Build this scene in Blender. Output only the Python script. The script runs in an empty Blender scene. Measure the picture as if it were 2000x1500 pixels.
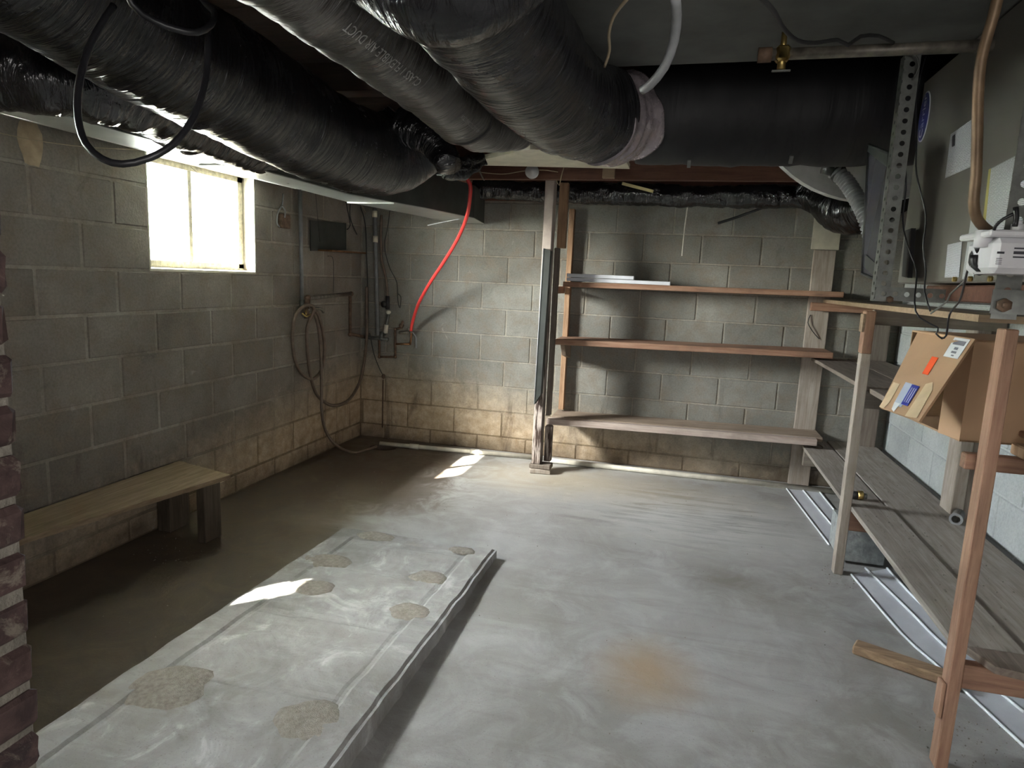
import bpy, math, random
from math import sin, cos, pi, radians
from mathutils import Vector, Matrix, noise
random.seed(7)
S = bpy.context.scene
COL = S.collection

# ---------------------------------------------------------------- camera, world, light, exposure
cam = bpy.data.cameras.new('camera'); camo = bpy.data.objects.new('camera', cam); COL.objects.link(camo)
R = [[0.967223, 0.250125, 0.043791], [-0.081155, 0.141082, 0.986666], [0.240612, -0.95788, 0.156757]]
m3 = Matrix(R).transposed()
camo.matrix_world = Matrix.Translation((2.5686, -5.0075, 1.3740)) @ m3.to_4x4()
cam.sensor_width = 36.0; cam.lens = 23.250; cam.clip_start = 0.02; cam.clip_end = 200
S.camera = camo
S.view_settings.view_transform = 'Standard'; S.view_settings.look = 'None'
S.view_settings.gamma = 1.0; S.view_settings.use_curve_mapping = False
S.view_settings.exposure = 2.0

SUN_DIR = Vector((1.05, 1.16, -1.39)).normalized()
wd = bpy.data.worlds.new('World'); S.world = wd; wd.use_nodes = True
wn = wd.node_tree; wn.nodes.clear()
sky = wn.nodes.new('ShaderNodeTexSky'); sky.sky_type = 'NISHITA'; sky.sun_disc = False
sky.sun_elevation = radians(41.6); sky.sun_rotation = math.atan2(-SUN_DIR.x, -SUN_DIR.y)
sky.air_density = 1.0; sky.dust_density = 3.0; sky.altitude = 100
hs = wn.nodes.new('ShaderNodeHueSaturation'); hs.inputs['Saturation'].default_value = 0.3
bg = wn.nodes.new('ShaderNodeBackground'); bg.inputs['Strength'].default_value = 6.5
wo = wn.nodes.new('ShaderNodeOutputWorld')
wn.links.new(sky.outputs[0], hs.inputs['Color']); wn.links.new(hs.outputs[0], bg.inputs['Color']); wn.links.new(bg.outputs[0], wo.inputs['Surface'])

sl = bpy.data.lights.new('sun', 'SUN'); sl.energy = 30.0; sl.angle = radians(0.6); sl.color = (1.0, 0.95, 0.86)
so = bpy.data.objects.new('sun', sl); COL.objects.link(so); so.location = (-6, -7, 8)
so.rotation_euler = SUN_DIR.to_track_quat('-Z', 'Y').to_euler()

def area(name, loc, target, sx, sy, energy, color):
    l = bpy.data.lights.new(name, 'AREA'); l.shape = 'RECTANGLE'; l.size = sx; l.size_y = sy
    l.energy = energy; l.color = color
    o = bpy.data.objects.new(name, l); COL.objects.link(o); o.location = loc
    o.rotation_euler = (Vector(target) - Vector(loc)).to_track_quat('-Z', 'Y').to_euler(); return o
area('rear_fill', (2.75, -7.0, 1.3), (2.9, 0, 0.9), 1.0, 1.5, 8, (1.0, 0.97, 0.93))  # fill lamp added behind the camera, no doorway is built here
area('right_rear_fill', (3.93, -5.7, 1.5), (0, -2.6, 1.1), 0.8, 0.6, 9, (1.0, 0.97, 0.94))  # added fill lamp that lifts the left wall, no window behind it
po = area('window_portal', (-0.19, -1.82, 1.62), (2.0, -1.82, 1.62), 0.86, 0.62, 1, (1, 1, 1)); po.data.cycles.is_portal = True

# ---------------------------------------------------------------- materials
def newmat(name):
    m = bpy.data.materials.new(name); m.use_nodes = True
    nt = m.node_tree; nt.nodes.clear()
    out = nt.nodes.new('ShaderNodeOutputMaterial'); b = nt.nodes.new('ShaderNodeBsdfPrincipled')
    nt.links.new(b.outputs[0], out.inputs[0]); return m, nt, b, out
class G:
    def __init__(s, nt): s.nt = nt
    def n(s, t, **k):
        x = s.nt.nodes.new(t)
        for a, v in k.items(): setattr(x, a, v)
        return x
    def set(s, inp, v):
        if hasattr(v, 'is_output') or isinstance(v, bpy.types.NodeSocket): s.nt.links.new(v, inp)
        else: inp.default_value = v
    def noise(s, vec, scale, detail=4, rough=.55, dist=0):
        x = s.n('ShaderNodeTexNoise'); s.set(x.inputs['Vector'], vec)
        x.inputs['Scale'].default_value = scale; x.inputs['Detail'].default_value = detail
        x.inputs['Roughness'].default_value = rough; x.inputs['Distortion'].default_value = dist
        return x.outputs['Fac']
    def ramp(s, f, a, b):
        x = s.n('ShaderNodeMapRange'); x.clamp = True; s.set(x.inputs[0], f); x.inputs[1].default_value = a; x.inputs[2].default_value = b
        return x.outputs[0]
    def mix(s, f, a, b, mode='MIX'):
        x = s.n('ShaderNodeMix', data_type='RGBA', blend_type=mode); s.set(x.inputs[0], f); s.set(x.inputs[6], a); s.set(x.inputs[7], b); return x.outputs[2]
    def math(s, op, a, b=0.0, c=0.0):
        x = s.n('ShaderNodeMath', operation=op); s.set(x.inputs[0], a); s.set(x.inputs[1], b)
        if op == 'MULTIPLY_ADD': s.set(x.inputs[2], c)
        return x.outputs[0]
    def map(s, vec, scale=(1, 1, 1), rot=(0, 0, 0), loc=(0, 0, 0)):
        x = s.n('ShaderNodeMapping'); s.set(x.inputs[0], vec); x.inputs['Scale'].default_value = scale; x.inputs['Rotation'].default_value = rot; x.inputs['Location'].default_value = loc
        return x.outputs[0]
    def bump(s, b, h, strength, dist):
        x = s.n('ShaderNodeBump'); x.inputs['Strength'].default_value = strength; x.inputs['Distance'].default_value = dist
        s.set(x.inputs['Height'], h); s.nt.links.new(x.outputs[0], b.inputs['Normal'])
def c4(c): return (c[0], c[1], c[2], 1.0)
def plain(name, col, rough=.6, metal=0.0, var=.25, scale=20, bump=.1, dist=.002, spec=.5):
    m, nt, b, o = newmat(name); g = G(nt); tc = g.n('ShaderNodeTexCoord').outputs['Object']
    f = g.noise(tc, scale, 5, .6)
    dark = tuple(x * (1 - var) for x in col); lite = tuple(min(1, x * (1 + var)) for x in col)
    g.set(b.inputs['Base Color'], g.mix(g.ramp(f, .3, .7), c4(dark), c4(lite)))
    b.inputs['Roughness'].default_value = rough; b.inputs['Metallic'].default_value = metal
    b.inputs['Specular IOR Level'].default_value = spec
    if bump: g.bump(b, g.noise(tc, scale * 4, 4, .6), bump, dist)
    return m
def wood(name, c1, c2, axis=1, rough=.75, grime=None):
    m, nt, b, o = newmat(name); g = G(nt); tc = g.n('ShaderNodeTexCoord').outputs['Object']
    oi = g.n('ShaderNodeObjectInfo')
    sc = [22, 22, 22]; sc[axis] = 1.6
    v = g.map(tc, tuple(sc))
    va = g.n('ShaderNodeVectorMath', operation='ADD'); g.set(va.inputs[0], v)
    cx = g.n('ShaderNodeCombineXYZ'); g.set(cx.inputs[0], g.math('MULTIPLY', oi.outputs['Random'], 50)); g.set(cx.inputs[1], g.math('MULTIPLY', oi.outputs['Random'], 31)); g.set(va.inputs[1], cx.outputs[0])
    v = va.outputs[0]
    f = g.noise(v, 1.6, 5, .6, 1.2); f2 = g.noise(v, 6, 3, .6)
    col = g.mix(g.ramp(f, .35, .68), c4(c1), c4(c2))
    col = g.mix(g.math('MULTIPLY', g.ramp(f2, .55, .75), .45), col, c4(tuple(x * .45 for x in c1)))
    big = g.noise(tc, 3.5, 5, .65)
    gr = grime or tuple(x * .55 for x in c1)
    col = g.mix(g.math('MULTIPLY', g.ramp(big, .5, .75), .55), col, c4(gr))
    g.set(b.inputs['Base Color'], col); b.inputs['Roughness'].default_value = rough
    g.bump(b, g.math('ADD', f, g.math('MULTIPLY', f2, .5)), .35, .003)
    return m

def block_mat(name, mortar=False, painted=False, warm=False):
    m, nt, b, o = newmat(name); g = G(nt)
    pos = g.n('ShaderNodeNewGeometry').outputs['Position']; oi = g.n('ShaderNodeObjectInfo').outputs['Random']
    sep = g.n('ShaderNodeSeparateXYZ'); g.set(sep.inputs[0], pos)
    a = g.noise(pos, 3.0, 5, .6); bb = g.noise(pos, 9, 6, .65, .4); fine = g.noise(pos, 90, 3, .7)
    lo = (.225, .22, .19); hi = (.36, .353, .315)
    if warm: lo = (.225, .20, .17); hi = (.37, .34, .295)
    if mortar: lo = (.30, .275, .225); hi = (.50, .47, .40)
    if painted: lo = (.42, .45, .45); hi = (.60, .63, .62)
    col = g.mix(g.ramp(a, .32, .68), c4(lo), c4(hi))
    # per block tone
    col = g.mix(.28 if not mortar else .05, col, g.mix(oi, c4(tuple(x * .75 for x in lo)), c4(tuple(min(1, x * 1.25) for x in hi))))
    if not painted:
        # warm patches
        col = g.mix(g.math('MULTIPLY', g.ramp(bb, .46, .70), .6), col, (.285, .225, .165, 1))
        # tan damp band near the floor, higher towards the corner and the back wall
        d = g.math('ADD', g.math('MULTIPLY', sep.outputs[1], -.16), g.math('MULTIPLY', sep.outputs[0], .17))
        hgt = g.math('ADD', sep.outputs[2], g.math('ADD', g.math('MULTIPLY', g.math('SUBTRACT', bb, .5), .55), d))
        tan = g.math('SUBTRACT', 1.0, g.ramp(hgt, .38, .78))
        col = g.mix(g.math('MULTIPLY', tan, .9), col, g.mix(g.ramp(g.noise(pos, 14, 5, .7), .35, .65), (.26, .18, .10, 1) if mortar else (.50, .365, .225, 1), (.40, .30, .19, 1) if mortar else (.76, .60, .43, 1)))
        # damp dark foot and stains
        foot = g.math('SUBTRACT', 1.0, g.ramp(g.math('ADD', sep.outputs[2], g.math('MULTIPLY', g.math('SUBTRACT', a, .5), .4)), .0, .15))
        col = g.mix(g.math('MULTIPLY', foot, .6), col, (.085, .06, .04, 1))
        st = g.noise(g.map(pos, (5, 5, 1.2)), 1.3, 5, .65, .6)
        low = g.math('SUBTRACT', 1.0, g.ramp(sep.outputs[2], .3, .9))
        col = g.mix(g.math('MULTIPLY', g.math('MULTIPLY', g.ramp(st, .58, .70), low), .6), col, (.07, .045, .035, 1))
        # grey streaks and bloom
        col = g.mix(g.math('MULTIPLY', g.ramp(g.noise(pos, 5.3, 6, .7, .8), .58, .72), .35), col, (.10, .095, .08, 1))
        col = g.mix(g.math('MULTIPLY', g.ramp(g.noise(pos, 6.1, 6, .75, 1.0), .64, .72), .45), col, (.62, .60, .53, 1))
    col = g.mix(g.math('MULTIPLY', g.ramp(fine, .35, .6), .35), g.mix(1.0, col, (.62, .62, .62, 1), 'MULTIPLY'), col)
    g.set(b.inputs['Base Color'], col); b.inputs['Roughness'].default_value = .92; b.inputs['Specular IOR Level'].default_value = .2
    g.bump(b, g.math('ADD', fine, g.math('MULTIPLY', bb, 1.5)), .55, .004)
    return m
M_BLOCK = block_mat('concrete_block'); M_MORT = block_mat('mortar', True); M_BLOCKP = block_mat('pale_block', False, True); M_BLOCKL = block_mat('warm_block', False, False, True)

def floor_mat(name, slab=False):
    m, nt, b, o = newmat(name); g = G(nt)
    pos = g.n('ShaderNodeNewGeometry').outputs['Position']
    sep = g.n('ShaderNodeSeparateXYZ'); g.set(sep.inputs[0], pos); X, Y = sep.outputs[0], sep.outputs[1]
    a = g.noise(pos, 1.4, 6, .62, .6); bb = g.noise(pos, 4.5, 7, .68, 1.0); fine = g.noise(pos, 70, 4, .7); str_ = g.noise(g.map(pos, (1, 6, 1), (0, 0, .5)), 1.2, 6, .65, 1.5)
    col = g.mix(g.ramp(a, .35, .65), (.25, .24, .222, 1), (.355, .352, .342, 1))
    col = g.mix(g.math('MULTIPLY', g.ramp(bb, .44, .66), .6), col, (.46, .46, .455, 1))
    col = g.mix(g.math('MULTIPLY', g.ramp(str_, .5, .68), .35), col, (.21, .195, .17, 1))
    if not slab:
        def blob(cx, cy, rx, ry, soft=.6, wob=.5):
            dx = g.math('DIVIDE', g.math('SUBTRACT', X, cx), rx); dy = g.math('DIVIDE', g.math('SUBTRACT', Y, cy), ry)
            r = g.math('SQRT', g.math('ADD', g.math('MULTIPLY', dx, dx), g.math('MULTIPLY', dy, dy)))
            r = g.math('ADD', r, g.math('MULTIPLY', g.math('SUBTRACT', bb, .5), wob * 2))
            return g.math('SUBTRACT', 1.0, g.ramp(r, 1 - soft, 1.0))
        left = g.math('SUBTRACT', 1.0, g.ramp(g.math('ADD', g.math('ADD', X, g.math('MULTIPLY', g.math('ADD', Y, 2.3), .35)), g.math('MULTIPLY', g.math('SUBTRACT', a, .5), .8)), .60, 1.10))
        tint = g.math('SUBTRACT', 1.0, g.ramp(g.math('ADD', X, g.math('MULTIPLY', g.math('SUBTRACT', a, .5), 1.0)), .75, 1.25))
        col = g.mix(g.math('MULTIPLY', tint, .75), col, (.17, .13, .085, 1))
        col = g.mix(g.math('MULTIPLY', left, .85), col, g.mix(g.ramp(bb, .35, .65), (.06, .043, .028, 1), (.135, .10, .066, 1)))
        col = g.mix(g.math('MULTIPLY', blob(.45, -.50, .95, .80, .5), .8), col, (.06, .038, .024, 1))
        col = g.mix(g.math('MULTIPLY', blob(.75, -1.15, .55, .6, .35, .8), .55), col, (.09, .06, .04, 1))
        col = g.mix(g.math('MULTIPLY', blob(2.1, -.6, 1.2, .45, .8), .55), col, (.42, .35, .23, 1))
        col = g.mix(g.math('MULTIPLY', blob(2.55, -2.75, .24, .28, .9, .35), .75), col, (.37, .265, .165, 1))
        col = g.mix(g.math('MULTIPLY', g.math('MULTIPLY', blob(2.7, -1.0, 1.0, .7, .7), g.ramp(str_, .40, .55)), .6), col, (.60, .60, .58, 1))
        col = g.mix(g.math('MULTIPLY', blob(2.9, -1.9, .35, .2, .9, .5), .5), col, (.13, .11, .09, 1))
        g.set(b.inputs['Roughness'], g.ramp(bb, -.2, .9))
    else:
        col = g.mix(g.math('MULTIPLY', g.ramp(bb, .56, .66), .55), col, (.62, .62, .61, 1))
        b.inputs['Roughness'].default_value = .85
        col = g.mix(g.math('MULTIPLY', g.ramp(g.noise(pos, 3.1, 5, .65, .8), .52, .66), .5), col, (.15, .145, .135, 1))
    col = g.mix(g.math('MULTIPLY', g.ramp(g.noise(pos, 160, 2, .5), .62, .75), .4), col, (.10, .09, .075, 1))
    g.set(b.inputs['Base Color'], col); b.inputs['Specular IOR Level'].default_value = .3
    g.bump(b, g.math('ADD', g.math('MULTIPLY', fine, .5), bb), .4, .006)
    return m
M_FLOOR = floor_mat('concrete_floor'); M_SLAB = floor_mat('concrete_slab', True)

def film(name, col=(.012, .012, .013), rough=.22, sx=5.0, sy=70, strength=.8, dust=.0, spec=.45):
    m, nt, b, o = newmat(name); g = G(nt)
    uv = g.n('ShaderNodeUVMap'); v = g.map(uv.outputs[0], (sx, sy, 1))
    w1 = g.noise(v, 1.0, 4, .55, .6); w2 = g.noise(g.map(uv.outputs[0], (sx * .8, sy * .25, 1), (0, 0, .12)), 1.0, 3, .5, .8)
    h = g.math('ADD', w1, g.math('MULTIPLY', w2, 1.2))
    d = g.noise(g.n('ShaderNodeTexCoord').outputs['Object'], 5, 5, .7)
    g.set(b.inputs['Base Color'], g.mix(g.math('MULTIPLY', g.ramp(d, .45, .7), .8), c4(col), c4(tuple(min(1, x * 2.2 + dust) for x in col))))
    g.set(b.inputs['Roughness'], g.math('ADD', rough - .07, g.math('MULTIPLY', d, .22)))
    b.inputs['Specular IOR Level'].default_value = spec
    g.bump(b, h, strength, .012)
    return m
M_FILM = film('black_film'); M_FILM_D = film('dusty_black_film', (.036, .034, .031), .27, 4, 70, 1.0, .03, .7)
M_FILM_C = film('crinkled_black_film', (.010, .010, .011), .17, 6, 40, 1.0, 0, .9)

M_SHEET = plain('galvanised_sheet', (.52, .54, .52), .32, .85, .12, 6, .08, .001)
M_SHEETD = plain('dull_grey_sheet', (.42, .43, .41), .6, .1, .25, 7, .1, .001)
M_DARKSHEET = plain('dark_sheet', (.05, .055, .05), .5, .3, .3, 6, .1, .001)
M_PLENUM = plain('plenum_board', (.085, .088, .080), .75, 0, .35, 5, .25, .002)
M_STEEL = plain('zinc_steel', (.135, .14, .128), .45, .4, .3, 30, .12, .001)
M_OLIVE = plain('olive_enamel', (.14, .132, .115), .42, 0, .1, 4, .03, .001)
M_WHITEPL = plain('white_plastic', (.66, .66, .68), .35, 0, .05, 10, 0)
M_PVC = plain('dirty_white_pvc', (.56, .53, .45), .45, 0, .25, 9, .05)
M_GREYPVC = plain('grey_plastic_conduit', (.20, .205, .21), .45, 0, .2, 14, .05)
M_BLACK = plain('black_rubber', (.014, .014, .016), .38, 0, .2, 20, 0)
M_BLACKM = plain('matte_black_plastic', (.02, .02, .02), .55, 0, .2, 20, .1)
M_RED = plain('red_tube', (.62, .045, .04), .38, 0, .12, 8, 0)
M_HOSE = plain('faded_brown_hose', (.12, .085, .06), .5, 0, .3, 25, .05)
M_RUST = plain('rusty_iron', (.12, .075, .048), .75, .2, .5, 30, .3)
M_PIPE = plain('dirty_iron_pipe', (.15, .135, .11), .5, .4, .45, 35, .2)
M_COPPER = plain('tarnished_copper', (.30, .155, .075), .38, .85, .35, 18, .05)
M_COPPERG = plain('old_copper_line', (.20, .135, .08), .5, .4, .4, 10, .05)
M_BRASS = plain('brass', (.45, .33, .12), .35, .9, .3, 30, .05)
M_CARD = plain('cardboard', (.40, .25, .145), .8, 0, .07, 5, .06, .001)
M_CARDD = plain('inner_cardboard', (.33, .20, .11), .85, 0, .1, 5, .06, .001)
M_TAPE = plain('tan_tape', (.56, .42, .27), .45, 0, .12, 12, .15, .001)
M_MASK = plain('masking_tape', (.58, .49, .26), .7, 0, .1, 12, .1, .001)
M_PAPER = plain('white_paper', (.66, .67, .69), .6, 0, .05, 10, 0)
M_INK = plain('grey_ink', (.16, .16, .19), .7, 0, .05, 10, 0)
M_INKB = plain('black_ink', (.04, .04, .05), .7, 0, .05, 10, 0)
M_BLUE = plain('blue_ink', (.035, .045, .30), .5, 0, .05, 10, 0)
M_PALEBLUE = plain('pale_blue_label', (.42, .47, .55), .5, 0, .05, 10, 0)
M_ORANGE = plain('fluorescent_orange', (.95, .13, .04), .5, 0, .03, 10, 0)
M_YELLOW = plain('yellow_print', (.45, .40, .12), .6, 0, .05, 10, 0)
M_DUCTINK = plain('duct_print', (.34, .34, .33), .5, 0, .2, 60, 0)
M_LOGO = plain('badge_blue', (.02, .025, .16), .35, 0, .05, 10, 0)
M_LOGOW = plain('badge_silver', (.62, .63, .66), .4, 0, .05, 10, 0)
M_VINYL = plain('white_vinyl', (.62, .64, .69), .42, 0, .08, 8, .05)
M_VINYLR = plain('white_vinyl_ridge', (.82, .84, .88), .4, 0, .05, 8, .0)
M_FOIL = film('silver_pink_foil', (.30, .26, .275), .22, 7, 9, 1.0); M_FOIL.node_tree.nodes['Principled BSDF'].inputs['Metallic'].default_value = .65
M_GREYBLK = plain('loose_grey_block', (.27, .29, .29), .9, 0, .3, 30, .5, .004)
M_AGG = plain('rough_aggregate', (.29, .265, .225), .95, 0, .25, 60, .8, .008)
M_EFF = plain('pale_bloom', (.60, .61, .62), .9, 0, .12, 12, .2)
M_CREAM = plain('cream_paint', (.56, .53, .42), .6, 0, .15, 12, .2)
M_FRAME = plain('cream_window_paint', (.50, .47, .36), .6, 0, .35, 40, .4, .003)
M_WIRE = plain('beige_wire', (.36, .29, .19), .5, 0, .1, 20, 0)
M_DIRT = plain('grit', (.20, .18, .15), .95, 0, .5, 90, .4)
M_LEAF = plain('pale_green_leaves', (.22, .36, .10), .7, 0, .4, 3, 0)
M_GRASS = plain('dry_grass_ground', (.30, .31, .28), .9, 0, .3, 3, .2)
M_SIDING = plain('pale_siding', (.62, .62, .60), .7, 0, .1, 2, 0)

W_SHELF = wood('reddish_board', (.25, .125, .075), (.38, .23, .15), 0, .75, (.10, .065, .045))
W_SHELFG = wood('dusty_board', (.23, .165, .115), (.34, .27, .21), 0, .85, (.13, .10, .075))
W_PINKG = wood('weathered_pinkish_board', (.36, .28, .24), (.50, .42, .37), 0, .85)
W_BEAM = wood('dark_red_joist', (.085, .032, .018), (.13, .055, .032), 0, .8)
W_CEIL = wood('dark_ceiling_wood', (.028, .015, .010), (.05, .026, .018), 0, .85)
W_STUD = wood('brown_stud', (.27, .155, .085), (.40, .25, .145), 2, .75)
W_GREYV = wood('grey_weathered_post', (.27, .225, .185), (.40, .35, .30), 2, .85)
W_GREYD = wood('dark_weathered_wood', (.125, .10, .08), (.21, .175, .145), 2, .85)
W_GREYDX = wood('dark_weathered_rail', (.14, .115, .09), (.22, .19, .155), 0, .85)
W_PLANK = wood('grey_shelf_plank', (.215, .185, .16), (.34, .305, .27), 1, .88, (.14, .12, .10))
W_PLANKD = wood('dusty_brown_plank', (.16, .125, .10), (.25, .205, .17), 1, .88)
W_NEW = wood('orange_brown_timber', (.25, .135, .085), (.37, .225, .145), 2, .75, (.15, .08, .05))
W_NEWX = wood('orange_brown_rail', (.21, .11, .07), (.31, .18, .115), 0, .7)
W_BENCH = wood('bench_plank', (.19, .13, .075), (.29, .215, .14), 1, .8, (.12, .085, .055))
W_PALE = wood('pale_pine', (.25, .175, .11), (.35, .25, .16), 0, .7)
W_LEG = wood('dark_bench_leg', (.07, .052, .035), (.13, .10, .07), 2, .85)
def painted_post():
    m, nt, b, o = newmat('peeling_painted_post'); g = G(nt); pos = g.n('ShaderNodeTexCoord').outputs['Object']
    sep = g.n('ShaderNodeSeparateXYZ'); g.set(sep.inputs[0], pos)
    n1 = g.noise(g.map(pos, (14, 14, 3)), 2, 6, .7, .5); n2 = g.noise(pos, 12, 5, .7)
    col = g.mix(g.ramp(n2, .3, .7), (.40, .33, .29, 1), (.52, .46, .41, 1))
    up = g.ramp(g.math('ADD', sep.outputs[2], g.math('MULTIPLY', g.math('SUBTRACT', n1, .5), .5)), 1.58, 1.63)
    col = g.mix(up, col, g.mix(g.ramp(n1, .5, .54), (.22, .24, .16, 1), (.62, .62, .54, 1)))
    rot = g.math('SUBTRACT', 1.0, g.ramp(g.math('ADD', sep.outputs[2], g.math('MULTIPLY', g.math('SUBTRACT', n1, .5), .5)), .10, .2))
    col = g.mix(g.math('MULTIPLY', rot, g.ramp(g.noise(g.map(pos, (60, 60, 5)), 1.5, 3, .6), .42, .55)), col, (.05, .03, .022, 1))
    g.set(b.inputs['Base Color'], col); b.inputs['Roughness'].default_value = .8; g.bump(b, n1, .4, .004); return m
M_POSTP = painted_post()
def brick_mat():
    m, nt, b, o = newmat('old_brick'); g = G(nt); pos = g.n('ShaderNodeNewGeometry').outputs['Position']; oi = g.n('ShaderNodeObjectInfo').outputs['Random']
    col = g.mix(oi, (.026, .016, .017, 1), (.058, .030, .025, 1)); n1 = g.noise(pos, 18, 6, .7, .5)
    col = g.mix(g.ramp(n1, .4, .62), col, (.085, .05, .045, 1))
    col = g.mix(g.math('MULTIPLY', g.ramp(g.noise(pos, 11, 6, .75, 1), .55, .66), .6), col, (.24, .205, .16, 1))
    g.set(b.inputs['Base Color'], col); b.inputs['Roughness'].default_value = .9; g.bump(b, n1, .6, .006); return m
M_BRICK = brick_mat(); M_BMORT = plain('lime_mortar', (.19, .17, .14), .95, 0, .35, 15, .6, .008)
def print_mat(name, base, ink, sy, sx, thr=.52, ang=0):
    m, nt, b, o = newmat(name); g = G(nt); uv = g.n('ShaderNodeUVMap').outputs[0]
    w = g.n('ShaderNodeTexWave'); w.bands_direction = 'Y'; w.inputs['Scale'].default_value = sy; g.set(w.inputs['Vector'], uv)
    n1 = g.noise(g.map(uv, (sx, sy * 3.1, 1)), 1, 2, .8)
    f = g.math('MULTIPLY', g.ramp(w.outputs['Fac'], .45, .6), g.ramp(n1, thr - .08, thr + .05))
    g.set(b.inputs['Base Color'], g.mix(g.math('MULTIPLY', f, .75), c4(base), c4(ink))); b.inputs['Roughness'].default_value = .5; return m
M_PRINT = print_mat('fine_print_label', (.60, .61, .65), (.12, .12, .15), 9, 40, .45)
M_PRINT2 = print_mat('dense_fine_print', (.58, .61, .62), (.10, .11, .13), 16, 50, .42)
def glass_mat():
    m, nt, b, o = newmat('dusty_window_glass'); g = G(nt); nt.nodes.remove(b)
    t = g.n('ShaderNodeBsdfTransparent'); t.inputs[0].default_value = (.93, .95, .94, 1); gl = g.n('ShaderNodeBsdfGlossy'); gl.inputs['Roughness'].default_value = .05
    mx = g.n('ShaderNodeMixShader'); mx.inputs[0].default_value = .06; nt.links.new(t.outputs[0], mx.inputs[1]); nt.links.new(gl.outputs[0], mx.inputs[2])
    tr = g.n('ShaderNodeBsdfTranslucent'); tr.inputs[0].default_value = (.8, .82, .8, 1); mx2 = g.n('ShaderNodeMixShader')
    g.set(mx2.inputs[0], g.math('MULTIPLY', g.ramp(g.noise(g.n('ShaderNodeTexCoord').outputs['Object'], 9, 6, .7), .4, .8), .3))
    nt.links.new(mx.outputs[0], mx2.inputs[1]); nt.links.new(tr.outputs[0], mx2.inputs[2]); nt.links.new(mx2.outputs[0], o.inputs[0]); return m
M_GLASS = glass_mat()
def smoke_mat():
    m, nt, b, o = newmat('smoked_plastic'); g = G(nt); b.inputs['Base Color'].default_value = (.065, .065, .078, 1); b.inputs['Roughness'].default_value = .25
    return m
M_SMOKE = smoke_mat()

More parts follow.
